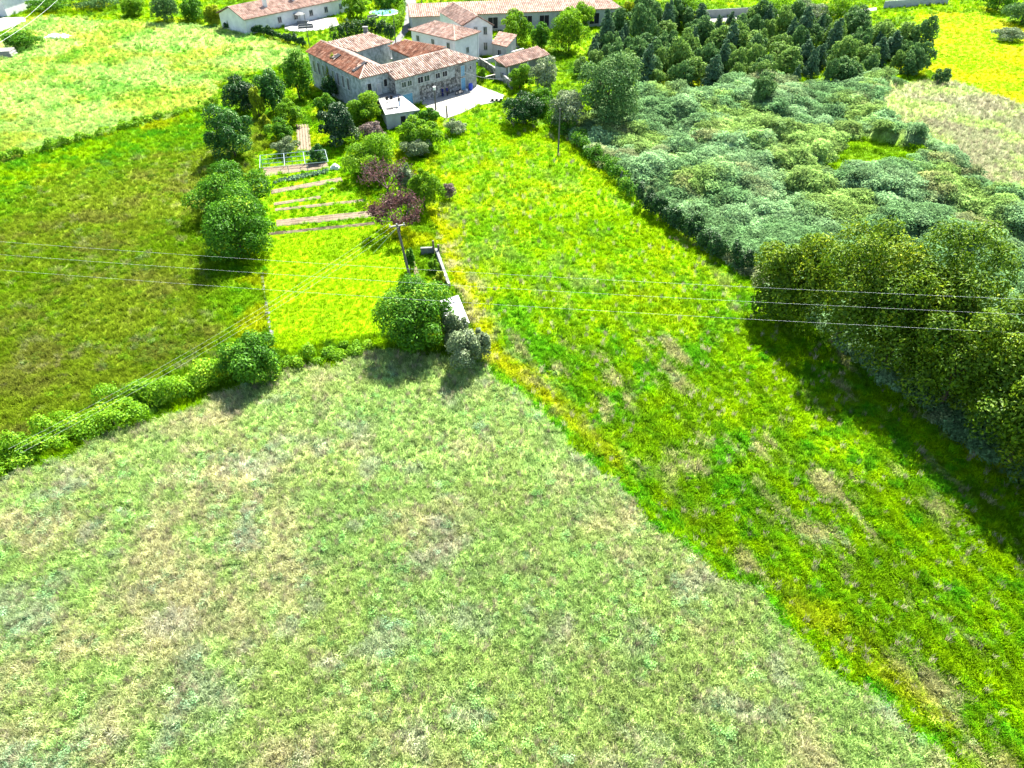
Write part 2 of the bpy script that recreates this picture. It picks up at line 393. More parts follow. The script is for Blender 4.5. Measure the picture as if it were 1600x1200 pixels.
# streak direction of the old mowing lines on the right-hand field
_a = np.array(G(1150, 560)); _b = np.array(G(1500, 960)); SD = (_b - _a) / np.hypot(*(_b - _a))
def mixc(a, b, t): return a * (1 - t[:, None]) + b * t[:, None]
def zone_of(x, y):
    jx = x + (fbm(x, y, 3.0, 91, 2) - 0.5) * 2.4; jy = y + (fbm(x, y, 3.0, 95, 2) - 0.5) * 2.4
    z = np.zeros(x.shape, int)
    for i, p in ((6, Z_SCRUB), (5, Z_UL), (8, Z_GARDEN), (1, Z_LEFT), (3, Z_RIGHT), (4, Z_FORE), (10, Z_DRY), (7, Z_BRIGHT), (11, Z_GLADE)):
        z[inpoly(jx, jy, p)] = i
    for i, p in ((9, Z_VEG), (2, Z_LAWN)):
        z[inpoly(x + (jx - x) * .25, y + (jy - y) * .25, p)] = i
    return z
def colour_of(x, y, z=None):
    x = np.asarray(x, float); y = np.asarray(y, float)
    if z is None: z = zone_of(x, y)
    n1 = fbm(x, y, 14, 1); n2 = fbm(x, y, 4.5, 5); n3 = fbm(x, y, 1.6, 9, 3); n4 = fbm(x, y, 7, 21)
    u = x * SD[0] + y * SD[1]; v = -x * SD[1] + y * SD[0]
    st = fbm(u / 4.0, v, 1.3, 33, 3)
    c = np.tile(MID, (len(x), 1))
    c = mixc(c, BRIGHT, sstep(.42, .62, n2)); c = mixc(c, YELLOW, .7 * sstep(.58, .7, n4)); c = mixc(c, DARKG, .8 * sstep(.55, .7, n3))
    def put(k, cc):
        m = z == k; c[m] = cc[m]
    # left field: olive-brown uncut grass, brighter strip towards the far bank and near the right-hand edge
    b = mixc(np.tile(OLIVE * 1.6, (len(x), 1)), BROWN, .5 * sstep(.5, .66, n2))
    b = mixc(b, MID * np.array((1.0, .9, 1)), sstep(.46, .64, n1 * .6 + n3 * .4)); b = mixc(b, STRAW * .7, .5 * sstep(.66, .76, n3))
    edge = segdist(x, y, W([(-500, 400), (0, 255), (330, 165)]))
    far = 1 - sstep(8, 24, edge + (n4 - .5) * 22)
    far = np.maximum(far, (1 - sstep(1, 7, segdist(x, y, W([(418, 530), (400, 420), (415, 330)])) + (n2 - .5) * 6)))
    far = np.maximum(far, .7 * (1 - sstep(1, 6, segdist(x, y, W([(-500, 960), (0, 745), (345, 600)])) + (n2 - .5) * 5)))
    top = mixc(np.tile(MID * 1.1, (len(x), 1)), BRIGHT * .95, sstep(.45, .6, n2)); top = mixc(top, LUSH, .8 * sstep(.5, .66, n3)); top = mixc(top, YELLOW * .8, .7 * sstep(.6, .7, n4))
    put(1, mixc(b, top, far))
    # mown lawn
    b = mixc(np.tile(BRIGHT * 1.08, (len(x), 1)), BRIGHT * np.array((.75, .85, 1)), .8 * sstep(.5, .7, n2)); b = mixc(b, YELLOW * .9, .15 * sstep(.5, .7, n3))
    put(2, b); put(9, mixc(b, LUSH * 1.3, .5 * sstep(.5, .65, n3)))
    # right-hand field: yellow-green, lush weeds, straw streaks nearer the camera
    near = 1 - sstep(52, 78, y + (n1 - .5) * 16)
    b = mixc(np.tile(BRIGHT, (len(x), 1)), YELLOW, .5 * sstep(.46, .64, n4 * .6 + n3 * .4) * (1 - .75 * near)); b = mixc(b, LUSH * 1.25, sstep(.48, .6, n2 * .4 + n3 * .6) * (.6 + .25 * near))
    b = mixc(b, MID * .95, .75 * near * sstep(.36, .56, st)); b = mixc(b, STRAW * .95, (.2 + .8 * near) * .75 * sstep(.585, .68, st * .62 + n2 * .38))
    rim = 1 - sstep(.8, 4.5, segdist(x, y, W([(665, 330), (720, 470), (760, 560), (840, 640)])) + (n2 - .5) * 4)
    b = mixc(b, mixc(np.tile(YELLOW, (len(x), 1)), STRAW, sstep(.5, .62, n3)), .85 * rim)
    ln = segdist(x, y, W([(745, 570), (840, 640), (1000, 800), (1510, 1200), (1700, 1350)]))
    b = mixc(b, mixc(np.tile(LUSH * 1.5, (len(x), 1)), BRIGHT, sstep(.45, .6, n3)), .85 * (1 - sstep(.6, 1.6, ln + (n2 - .5) * 2)))
    b = mixc(b, np.array((.40, .44, .01)), .6 * sstep(.5, .6, n4) * sstep(.8, 1.5, ln) * (1 - sstep(2.2, 4.2, ln + (n2 - .5) * 3)))
    put(3, b)
    # foreground meadow: dry, pale, straw and grey seed heads among green
    b = mixc(np.tile(PALE, (len(x), 1)), np.array((.36, .52, .15)), sstep(.42, .6, n4)); b = mixc(b, STRAW * np.array((1.25, 1.28, 1.5)), .8 * sstep(.5, .64, n1 * .35 + n2 * .4 + n3 * .25))
    b = mixc(b, np.array((.42, .42, .38)), .45 * sstep(.6, .72, fbm(x, y, 3, 55))); b = mixc(b, np.array((.24, .38, .12)), .6 * sstep(.6, .72, n3))
    put(4, b)
    # far field on the left
    b = mixc(np.tile(PALE * np.array((1, 1.02, .85)), (len(x), 1)), YELLOW * .85, .55 * sstep(.52, .66, n1)); b = mixc(b, LUSH * 1.3, .6 * sstep(.52, .66, n2))
    put(5, b)
    b = mixc(np.tile(SCRUBC, (len(x), 1)), SCRUBC * np.array((.62, .7, .6)), sstep(.4, .6, n2)); b = mixc(b, np.array((.33, .46, .10)), .75 * sstep(.54, .66, fbm(x, y, 9, 141, 4))); b = mixc(b, STRAW * .8, .6 * sstep(.63, .72, fbm(x, y, 6, 145, 4))); put(6, b)
    b = mixc(np.tile(BRIGHT * 1.05, (len(x), 1)), YELLOW * .9, sstep(.45, .6, n4)); put(7, b)
    b = mixc(np.tile(BRIGHT * np.array((.9, .95, 3)), (len(x), 1)), MID, sstep(.45, .6, n2)); put(11, b)
    b = mixc(np.tile(np.array((.33, .35, .19)), (len(x), 1)), PALE, sstep(.42, .62, n2)); b = mixc(b, np.array((.30, .26, .18)), .5 * sstep(.5, .7, n4)); put(10, b)
    return c
def height_of(x, y, z=None):
    x = np.asarray(x, float); y = np.asarray(y, float)
    h = (fbm(x, y, 6, 61, 3) - .5) * .22
    ins = inpoly(x, y, Z_SCRUB) & ~inpoly(x, y, Z_DRY) & ~inpoly(x, y, Z_GLADE)
    hedge = segdist(x, y, W([(1000, 310), (1170, 425), (1600, 760)]))
    m = sstep(.42, .6, fbm(x, y, 9, 71, 3)) * 1.8 + sstep(.45, .62, fbm(x, y, 3.4, 77, 2)) * .9
    h = h + np.where(ins, m * sstep(2, 9, hedge), 0)
    return h

# ------------------------------------------------------------------ ground
def ground_grid():
    xs = np.concatenate([[-4000, -1200, -500, -260], np.arange(-185, 185.1, 1.1), [260, 500, 1200, 4000]])
    ys = np.concatenate([[-4000, -900, -200, -40], np.arange(0, 262, 1.1), [330, 480, 900, 2200, 6000]])
    X, Y = np.meshgrid(xs, ys); x = X.ravel(); y = Y.ravel()
    inner = (np.abs(x) < 186) & (y > -1) & (y < 263)
    hz = np.where(inner, height_of(x, y), 0) - 0.03
    flat = np.hypot(x - HOUSE_CENTER[0], (y - HOUSE_CENTER[1])) < 24
    hz[flat] = -0.03
    far = (y > 166) & (np.abs(x) < 110) & ~inpoly(x, y, Z_SCRUB); hz[far] = -0.03
    nx, ny = len(xs), len(ys)
    i = np.arange(nx * ny).reshape(ny, nx)
    F = np.stack([i[:-1, :-1].ravel(), i[:-1, 1:].ravel(), i[1:, 1:].ravel(), i[1:, :-1].ravel()], 1)
    me = tri_mesh('ground', np.stack([x, y, hz], 1), F, np.zeros(len(x)))
    c = colour_of(x, y) * .75
    ca = me.attributes.new('col', 'FLOAT_COLOR', 'POINT'); ca.data.foreach_set('color', np.concatenate([c, np.ones((len(c), 1))], 1).astype(np.float32).ravel())
    me.polygons.foreach_set('use_smooth', np.ones(len(F), bool))
    m, ns, lk = newmat('meadow_ground')
    out = N(ns, 'ShaderNodeOutputMaterial'); b = N(ns, 'ShaderNodeBsdfPrincipled'); b.inputs['Roughness'].default_value = .95; b.inputs['Specular IOR Level'].default_value = .05
    at = N(ns, 'ShaderNodeAttribute', attribute_name='col'); g = N(ns, 'ShaderNodeNewGeometry')
    no = N(ns, 'ShaderNodeTexNoise'); no.inputs['Scale'].default_value = 3.2; no.inputs['Detail'].default_value = 8; no.inputs['Roughness'].default_value = .75
    lk.new(g.outputs['Position'], no.inputs['Vector'])
    cr = N(ns, 'ShaderNodeValToRGB'); e = cr.color_ramp.elements; e[0].position = .35; e[0].color = (.4, .42, .4, 1); e[1].position = .66; e[1].color = (1.3, 1.25, 1.2, 1)
    lk.new(no.outputs['Fac'], cr.inputs['Fac'])
    mx = N(ns, 'ShaderNodeMix', data_type='RGBA', blend_type='MULTIPLY'); mx.inputs[0].default_value = 1
    lk.new(at.outputs['Color'], mx.inputs[6]); lk.new(cr.outputs[0], mx.inputs[7]); lk.new(mx.outputs[2], b.inputs['Base Color'])
    bp = N(ns, 'ShaderNodeBump'); bp.inputs['Strength'].default_value = .6; bp.inputs['Distance'].default_value = .2; lk.new(no.outputs['Fac'], bp.inputs['Height']); lk.new(bp.outputs[0], b.inputs['Normal'])
    lk.new(b.outputs[0], out.inputs[0])
    o = link('ground', me, m); o['kind'] = 'structure'
ground_grid()

def sheet(name, pts, mat, z=0.02):
    mb = MB(); mb.prism(pts, z - 0.25, z); return struct(name, mb, mat)
YARD = W([(655, 158), (664, 151), (745, 133), (790, 150), (782, 158), (745, 166), (720, 178), (697, 186), (670, 172)])
sheet('concrete_yard', YARD, M['concrete'], 0.10)
Z_NOGRASS.append(YARD)
ROAD = W([(628, -8), (650, -8), (650, 20), (643, 42), (626, 66), (612, 80), (603, 80), (614, 66), (630, 44), (634, 22)])
sheet('lane', ROAD, M['asphalt'], 0.06); Z_NOGRASS.append(ROAD)
P1 = W([(443, 38), (480, 30), (525, 28), (530, 40), (505, 47), (470, 50), (446, 48)])
sheet('patio_paving', P1, M['paving'], 0.09); Z_NOGRASS.append(P1)
P2 = W([(-60, 62), (0, 50), (40, 34), (40, 27), (0, 28), (-60, 30)])
sheet('driveway', P2, M['paving'], 0.08); Z_NOGRASS.append(P2)
PATH = W([(640, 402), (645, 400), (664, 452), (657, 458)])
sheet('garden_path', PATH, M['soil'], 0.05)
P4 = W([(740, 92), (812, 74), (800, 60), (770, 62), (745, 78)])
sheet('farmyard', P4, M['concrete_dark'], 0.07); Z_NOGRASS.append(P4)
P5 = W([(1095, 30), (1180, 24), (1290, 20), (1370, 12), (1370, 16), (1290, 26), (1180, 31), (1095, 37)])
sheet('gravel_track', P5, M['paving'], 0.06); Z_NOGRASS.append(P5)
SOILS = [W([(424, 297), (532, 277), (536, 283), (424, 303)]), W([(428, 317), (500, 306), (502, 310), (428, 321)]), W([(430, 326), (570, 311), (572, 315), (430, 330)]),
         W([(432, 344), (582, 329), (586, 339), (432, 354)]), W([(418, 364), (585, 347), (586, 351), (418, 368)]), W([(462, 195), (483, 195), (487, 236), (464, 236)]),
         W([(412, 262), (510, 253), (514, 262), (412, 276)])]
def soil_bed(pts, across):
    """tilled bed: long ridges and furrows of loose earth"""
    p = [Vector((a, b, 0)) for a, b in pts]; mb = MB()
    mb.prism(pts, -.2, .03)
    # ridges run between the two short or long sides
    A, B, C, D = p
    k = across
    for i in range(k):
        t = (i + .5) / k
        a = A.lerp(D, t); b = B.lerp(C, t)
        if (B - A).length < (D - A).length: a = A.lerp(B, t); b = D.lerp(C, t)
        d = (b - a); n = max(2, int(d.length / .5)); w_ = .5 * min((D - A).length, (B - A).length) / k * .8
        pr = d.normalized().cross(Vector((0, 0, 1))) * w_
        for j in range(n):
            q0 = a + d * (j / n); q1 = a + d * ((j + 1) / n); hh = .10 + random.random() * .08
            mb.poly([q0 - pr + Vector((0, 0, .034)), q1 - pr + Vector((0, 0, .034)), q1 + Vector((0, 0, hh)), q0 + Vector((0, 0, hh))])
            mb.poly([q0 + Vector((0, 0, hh)), q1 + Vector((0, 0, hh)), q1 + pr + Vector((0, 0, .034)), q0 + pr + Vector((0, 0, .034))])
    return struct('soil_bed', mb, M['soil'])
for pts, k in zip(SOILS, (2, 1, 1, 3, 2, 5, 3)): soil_bed(pts, k); Z_NOGRASS.append(pts)

# ------------------------------------------------------------------ main farmhouse
def V3(p, z): return Vector((p[0], p[1], z))
def inset(poly, d):
    """shrink a plan polygon by d metres (eaves overhang)"""
    n = len(poly); cx = sum(p[0] for p in poly) / n; cy = sum(p[1] for p in poly) / n; o = []
    for i in range(n):
        a = Vector(poly[i - 1]); b = Vector(poly[i]); c = Vector(poly[(i + 1) % n])
        d1 = (b - a).normalized(); d2 = (c - b).normalized()
        n1 = Vector((-d1.y, d1.x)); n2 = Vector((-d2.y, d2.x)); m = Vector((cx, cy)) - b
        if n1.dot(m) < 0: n1 = -n1
        if n2.dot(m) < 0: n2 = -n2
        q = (n1 + n2); q = q / max(.3, (1 + n1.dot(n2)))
        o.append((b.x + q.x * d, b.y + q.y * d))
    return o

Fh = thing('farmhouse', 'old stone farmhouse with three tiled wings round a courtyard, blue door on the yard', 'house', (-20, 143, 0))
# left wing
zl, zr = 6.3, 7.8
A = G(562, 123.5, zl); B = G(478, 81, zl); C = G(614, 111, zl)
D = (B[0] + C[0] - A[0], B[1] + C[1] - A[1])
RA = G3(568.4, 95.9, zr)
mBD = Vector(((B[0] + D[0]) / 2, (B[1] + D[1]) / 2, zr))
mAC = Vector(((A[0] + C[0]) / 2, (A[1] + C[1]) / 2, zr))
RA = mAC + (mBD - mAC) * .16; RB = mBD
pl = inset([A, B, D, C], .3)
wl = MB(); wl.prism(pl, -.2, zl - .14); 
wg = [Vector((pl[1][0], pl[1][1], zl - .14)), Vector((pl[2][0], pl[2][1], zl - .14)), RB + (RA - RB).normalized() * .35 - Vector((0, 0, .2))]
wl.poly(wg)
wl.build('wall', M['wall_old'], Fh)
rf = MB(); tiled(rf, [V3(A, zl), V3(B, zl), RB, RA]); r1 = rf.build('roof', M['tile_red'], Fh); r1['label'] = 'orange red tiled slope over the left wing'
rf = MB(); tiled(rf, [V3(A, zl), RA, V3(C, zl)]); tiled(rf, [V3(C, zl), RA, RB, V3(D, zl)]); r2 = rf.build('roof', M['tile_pale'], Fh)
rc = MB(); ridge_caps(rc, RB, RA); ridge_caps(rc, RA, V3(A, zl)); ridge_caps(rc, RA, V3(C, zl)); rc.build('ridge_tiles', M['tile_pale'], r2)
# back wing, one slope down to the courtyard
zb, zbt = 6.0, 7.75
b1 = G(510, 66, zbt); b2 = G(576, 50, zbt); b3 = G(615, 65, zb); b4 = G(558, 81, zb)
wl = MB(); pb = inset([b1, b2, b3, b4], .3); wl.prism(pb, -.2, [zbt - .2, zbt - .2, zb - .16, zb - .16]); wl.build('wall', M['wall_old'], Fh)
rf = MB(); tiled(rf, [V3(b1, zbt), V3(b2, zbt), V3(b3, zb), V3(b4, zb)]); rf.build('roof', M['tile_pale'], Fh)
ch = MB(); cp = G3(571, 52, 7.6); ch.box(cp.x, cp.y + .5, 5, .9, .7, 3.6); ch.box(cp.x, cp.y + .5, 8.6, 1.1, .9, .15); ch.build('chimney', M['concrete_dark'], Fh)
# front wing along the yard + wing going back
zf, zfr = 5.3, 7.0
E1 = G(617, 125.6, zf); E2 = G(747, 91.6, zf)
e1 = Vector((E2[0] - E1[0], E2[1] - E1[1], 0)).normalized(); e2 = Vector((-e1.y, e1.x, 0))
DW = 4.0
E1v, E2v = V3(E1, zf), V3(E2, zf)
Lr = E1v + e2 * DW; Lr.z = zfr
Fr = E2v + e2 * DW - e1 * 4.3; Fr.z = zfr
E4 = E1v + e2 * 2 * DW
inner = G3(645, 92, zf)
K1 = G3(632, 62, zfr); K2 = G3(608, 76, zf)    # far end of the back wing: ridge and courtyard eave
E3 = K1 + e1 * 4.3 + e2 * .3; E3.z = zf
wi = .32
q = [E1v + e1 * .2 + e2 * wi, E2v - e1 * wi + e2 * wi, E2v - e1 * wi + e2 * (2 * DW - wi), E1v + e1 * .2 + e2 * (2 * DW - wi)]
wl = MB(); wl.prism([(p.x, p.y) for p in q], -.2, zf - .13)
wl.poly([V3(q[3], zf - .13), V3(q[0], zf - .13), Vector((Lr.x, Lr.y, zfr - .18)) + e1 * .2])
wl.build('wall', M['stone'], Fh)['label'] = 'rough rubble stone wall facing the yard'
q2 = [E2v - e1 * (wi + .004) + e2 * 1.0, E3 - e1 * (wi + .004) - e2 * .3, K2 + e1 * wi - e2 * .3, inner + e1 * wi - e2 * .4]
wl = MB(); wl.prism([(p.x, p.y) for p in q2], -.2, zf - .132)
wl.poly([V3(q2[1], zf - .132), V3(q2[2], zf - .132), Vector((K1.x, K1.y, zfr - .2)) - e2 * .3]); wl.build('wall', M['wall_old'], Fh)
rf = MB(); tiled(rf, [E1v, E2v, Fr, Lr]); tiled(rf, [Lr, Fr, inner, E4]); r3 = rf.build('roof', M['tile_pale'], Fh)
rf = MB(); tiled(rf, [inner, Fr, K1, K2]); tiled(rf, [E2v, E3, K1, Fr]); r4 = rf.build('roof', M['tile_red'], Fh); r4['label'] = 'rust red tiled roof of the wing going back behind the yard front'
rc = MB(); ridge_caps(rc, Lr, Fr); ridge_caps(rc, Fr, E2v); ridge_caps(rc, Fr, K1); rc.build('ridge_tiles', M['tile_pale'], r3)
sm = MB(); m0 = G3(689.5, 82, 7.0); s0 = E1v.lerp(E2v, .70) + e2 * .1; s1 = s0 + e2 * (DW - .3) - e1 * 1.2; s1.z = zfr - .02; ridge_caps(sm, s1, s0 + Vector((0, 0, .08)), .1); sm.build('seam_tiles', M['tile_red'], r3)
# openings on the yard front
fo = -e2
for t0_, t1_, za, zb_, nm in ((0.0, .27, -.1, zf - .15, 'wall_patchy'), (.86, 1.0, -.1, zf - .15, 'wall_patchy'), (.27, .72, 3.0, zf - .15, 'wall_patchy')):
    m_ = MB(); c0_ = q[0].lerp(q[1], (t0_ + t1_) / 2); m_.obox(Vector((c0_.x, c0_.y, za)) + fo * .012, (q[1] - q[0]) * (t1_ - t0_), fo * .05, (0, 0, zb_ - za)); m_.build('render_coat', M[nm], Fh)
def wp(px, py, zguess=None):
    """point of the front wall plane seen at a pixel"""
    w0 = q[0] + fo * .04; nrm = e2
    u = (px - 800) / FPX; v = (600 - py) / FPX
    d = Vector((u, CP + v * SP, -SP + v * CP)); c0 = Vector((0, 0, CAM_H))
    t = (w0 - c0).dot(nrm) / d.dot(nrm); return c0 + d * t
ew = e1
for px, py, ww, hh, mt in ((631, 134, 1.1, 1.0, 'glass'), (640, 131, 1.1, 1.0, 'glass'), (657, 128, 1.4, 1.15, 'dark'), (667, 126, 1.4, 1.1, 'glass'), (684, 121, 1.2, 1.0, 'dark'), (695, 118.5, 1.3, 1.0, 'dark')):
    p = wp(px, py); p.z = max(2.9, min(3.6, p.z)); opening(Fh, p, e1, ww, hh, 'window', fo, M[mt])
p = wp(637, 158); p.z = .0; opening(Fh, p, e1, 2.6, 2.4, 'door', fo, M['wood_door'], bars=False)
p = wp(724, 137); p.z = .1; opening(Fh, p, e1, 1.3, 2.4, 'door', fo, M['wood_door'], bars=False)
p.z = 2.75; opening(Fh, p, e1, 1.1, 2.0, 'window', fo, M['wood_door'])
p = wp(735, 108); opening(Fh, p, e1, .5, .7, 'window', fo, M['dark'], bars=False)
# left wing openings: front end and long side
f1 = (Vector((pl[3][0], pl[3][1], 0)) - Vector((pl[0][0], pl[0][1], 0))); fd = f1.normalized(); fn = Vector((fd.y, -fd.x, 0))
a0 = Vector((pl[0][0], pl[0][1], 0))
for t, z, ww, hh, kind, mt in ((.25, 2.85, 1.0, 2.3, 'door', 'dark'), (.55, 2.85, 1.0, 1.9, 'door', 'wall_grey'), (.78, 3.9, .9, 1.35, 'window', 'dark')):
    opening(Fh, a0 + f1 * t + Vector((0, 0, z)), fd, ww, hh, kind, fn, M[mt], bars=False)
s1_ = Vector((pl[1][0], pl[1][1], 0)) - a0; sdv = s1_.normalized(); sn = Vector((-sdv.y, sdv.x, 0))
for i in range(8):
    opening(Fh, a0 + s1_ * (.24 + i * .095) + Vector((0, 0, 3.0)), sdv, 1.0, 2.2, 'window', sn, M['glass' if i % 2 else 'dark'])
# terrace in front of the left wing
tr = MB(); tr.obox(a0 + f1 * .62 + fn * 1.3 + Vector((0, 0, 2.45)), f1 * .74, fn * 2.6, (0, 0, .3)); tr.build('terrace', M['concrete_dark'], Fh)
for t in (.3, .62, .95): tr = MB(); tr.obox(a0 + f1 * t + fn * 2.4 + Vector((0, 0, -.1)), fd * .35, fn * .35, (0, 0, 2.55)); tr.build('terrace_post', M['concrete_dark'], Fh)
# near-black slabs paint in the shade of missing-tile gaps, with slipped tiles beside them
slope_n = ((V3(B, zl) - V3(A, zl)).cross(RA - V3(A, zl))).normalized()
if slope_n.z < 0: slope_n = -slope_n
dn = slope_n.cross((V3(B, zl) - V3(A, zl)).normalized()); dn = dn if dn.z < 0 else -dn; ax = (V3(B, zl) - V3(A, zl)).normalized()
def slope_pt(t, s): return V3(A, zl).lerp(V3(B, zl), t) - dn * s
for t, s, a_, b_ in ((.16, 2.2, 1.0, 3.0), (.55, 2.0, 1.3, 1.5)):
    g = MB(); c = slope_pt(t, s) + slope_n * .05; g.obox(c, ax * a_, dn * b_, slope_n * .2); g.build('painted_roof_hole', M['dark'], r1)
    for i in range(5): g = MB(); g.obox(c + ax * random.uniform(-.7, .7) * a_ + dn * (random.uniform(-.5, .6) * b_) + slope_n * .2, ax * .22, dn * .5, slope_n * .05); g.build('slipped_tile', M['tile_pale'], r1)
Z_NOGRASS.append([A, B, D, C]); Z_NOGRASS.append([(p.x, p.y) for p in q]); Z_NOGRASS.append([b1, b2, b3, b4]); Z_NOGRASS.append([(p.x, p.y) for p in q2])

# flat roofed outbuilding
zo = 2.7
o1, o2, o3, o4 = G(602, 179, zo), G(656, 171.5, zo), G(625, 147, zo), G(591, 154.5, zo)
ob = thing('outbuilding', 'low block outbuilding with a flat white roof below the farmhouse terrace', 'shed', (o1[0], o1[1], 0))
op = inset([o1, o2, o3, o4], .15)
mb = MB(); mb.prism(op, -.2, zo - .18); mb.build('wall', M['wall_grey'], ob)
mb = MB(); mb.prism([o1, o2, o3, o4], zo - .18, zo); mb.build('roof', M['roofslab'], ob)
fdv = Vector((op[1][0] - op[0][0], op[1][1] - op[0][1], 0)); fnv = Vector((fdv.y, -fdv.x, 0)).normalized()
opening(ob, Vector((op[0][0], op[0][1], .1)) + fdv * .5, fdv, 1.1, 2.0, 'door', fnv, M['dark'], bars=False)
Z_NOGRASS.append([o1, o2, o3, o4])

# ------------------------------------------------------------------ neighbouring houses
def body(root, plan, z, mat): mb = MB(); mb.prism(plan, -.2, z); return mb.build('wall', mat, root)
def wall_windows(root, p0, p1, out, zs, n, w_=1.0, h_=1.2, mat='glass', t0=.15, t1=.85):
    p0 = Vector((*p0, 0)); p1 = Vector((*p1, 0)); a = (p1 - p0)
    nn = Vector((a.y, -a.x, 0)).normalized()
    if nn.dot(Vector((*out, 0))) < 0: nn = -nn
    for i in range(n):
        t = t0 + (t1 - t0) * (i / max(1, n - 1) if n > 1 else .5)
        opening(root, p0 + a * t + Vector((0, 0, zs)), a, w_, h_, 'window', nn, M[mat])
# hipped white house
h1, h2, h3 = G(638, 46.5, 6), G(711, 63.7, 6), G(752, 49.5, 6); h4 = (h1[0] + h3[0] - h2[0], h1[1] + h3[1] - h2[1])
r_ = thing('white_house', 'white house with a hipped tile roof directly behind the farmhouse', 'house', (h2[0], h2[1], 0))
pn = inset([h1, h2, h3, h4], .45); body(r_, pn, 5.86, M['wall_clean'])
mid1 = Vector(((h1[0] + h4[0]) / 2, (h1[1] + h4[1]) / 2, 7.5)); mid2 = Vector(((h2[0] + h3[0]) / 2, (h2[1] + h3[1]) / 2, 7.5))
k1 = mid1.lerp(mid2, .3); k2 = mid1.lerp(mid2, .7)
rf = MB(); H = [V3(h, 6) for h in (h1, h2, h3, h4)]
tiled(rf, [H[0], H[1], k2, k1]); tiled(rf, [H[1], H[2], k2]); tiled(rf, [H[2], H[3], k1, k2]); tiled(rf, [H[3], H[0], k1]); rr = rf.build('roof', M['tile_far'], r_)
rc = MB(); ridge_caps(rc, k1, k2); [ridge_caps(rc, a, b) for a, b in ((k1, H[0]), (k2, H[1]), (k2, H[2]), (k1, H[3]))]; rc.build('ridge_tiles', M['tile_far'], rr)
wall_windows(r_, pn[0], pn[1], (-.5, -1), 4.0, 3); wall_windows(r_, pn[1], pn[2], (1, -1), 2.6, 1)
mb = MB(); mb.tube(V3(pn[2], 0) + Vector((-.3, -.4, 0)), V3(pn[2], 5.8) + Vector((-.3, -.4, 0)), .08); mb.build('downpipe', M['wall_grey'], r_)
# gabled white house
g1, g3 = G(724, 40, 6.3), G(772, 39.7, 6.3); dv = Vector((-.42, .91, 0)) * 15
gm = Vector(((g1[0] + g3[0]) / 2, (g1[1] + g3[1]) / 2, 8.2))
r_ = thing('white_house', 'taller white house with a front gable behind the hipped one', 'house', (g1[0], g1[1], 0))
a, b = V3(g1, 6.3), V3(g3, 6.3); fx = (b - a).normalized()
a = a - fx * .4; 
mb = MB(); pw = [(p.x, p.y) for p in (a + fx * .4, b - fx * .4, b - fx * .4 + dv, a + fx * .4 + dv)]; pw = [(pw[0][0], pw[0][1] + .35), (pw[1][0], pw[1][1] + .35), pw[2], pw[3]]
mb.prism(pw, -.2, 6.2); mb.poly([V3(pw[0], 6.2), V3(pw[1], 6.2), Vector((gm.x - .2, pw[0][1], 8.0))]); mb.build('wall', M['wall_clean'], r_)
rf = MB(); gm.x -= .2; tiled(rf, [a, gm, gm + dv, a + dv]); tiled(rf, [b, gm, gm + dv, b + dv]); rr = rf.build('roof', M['tile_far'], r_)
rc = MB(); ridge_caps(rc, gm, gm + dv); rc.build('ridge_tiles', M['tile_far'], rr)
wall_windows(r_, pw[0], pw[1], (0, -1), 4.4, 2, .9, 1.6, t0=.42, t1=.75); wall_windows(r_, pw[0], pw[1], (0, -1), 1.2, 2, .9, 1.6, t0=.42, t1=.75)
# long low building at the back
l1, l3 = G(640, 27, 4), G(972, 13, 4); ld = Vector((l3[0] - l1[0], l3[1] - l1[1], 0)); ln = Vector((-ld.y, ld.x, 0)).normalized()
r_ = thing('long_barn', 'long low tiled building running across behind the white houses', 'barn', (l1[0], l1[1], 0))
Q = [V3(l1, 4), V3(l3, 4), V3(l3, 4) + ln * 13, V3(l1, 4) + ln * 13]
body(r_, inset([(p.x, p.y) for p in Q], .4), 3.86, M['wall_grey'])
rg = [Q[0] + ln * 6.5 + Vector((0, 0, 1.6)), Q[1] + ln * 6.5 + Vector((0, 0, 1.6)) - ld.normalized() * 5]
rf = MB(); tiled(rf, [Q[0], Q[1], rg[1], rg[0]], .5, .8); tiled(rf, [Q[1], Q[2], rg[1]], .5, .8); tiled(rf, [Q[2], Q[3], rg[0], rg[1]], .5, .8); rf.build('roof', M['tile_far'], r_)
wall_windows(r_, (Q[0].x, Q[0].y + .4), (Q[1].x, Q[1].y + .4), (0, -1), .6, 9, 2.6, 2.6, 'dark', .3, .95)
# small tiled shed
s = [G(768, 68, 3), G(792, 73.5, 3), G(808, 61.5, 3), G(780, 56, 3)]
r_ = thing('tiled_shed', 'small grey shed with a single tiled slope beside the white houses', 'shed', (s[0][0], s[0][1], 0))
pz = [3.0, 3.0, 3.9, 3.9]; pn = inset(s, .2); mb = MB(); mb.prism(pn, -.2, [z - .17 for z in pz]); mb.build('wall', M['wall_grey'], r_)
rf = MB(); tiled(rf, [V3(p, z) for p, z in zip(s, pz)]); rf.build('roof', M['tile_far'], r_)
wall_windows(r_, pn[0], pn[1], (0, -1), .1, 1, 1.0, 2.0, 'dark')
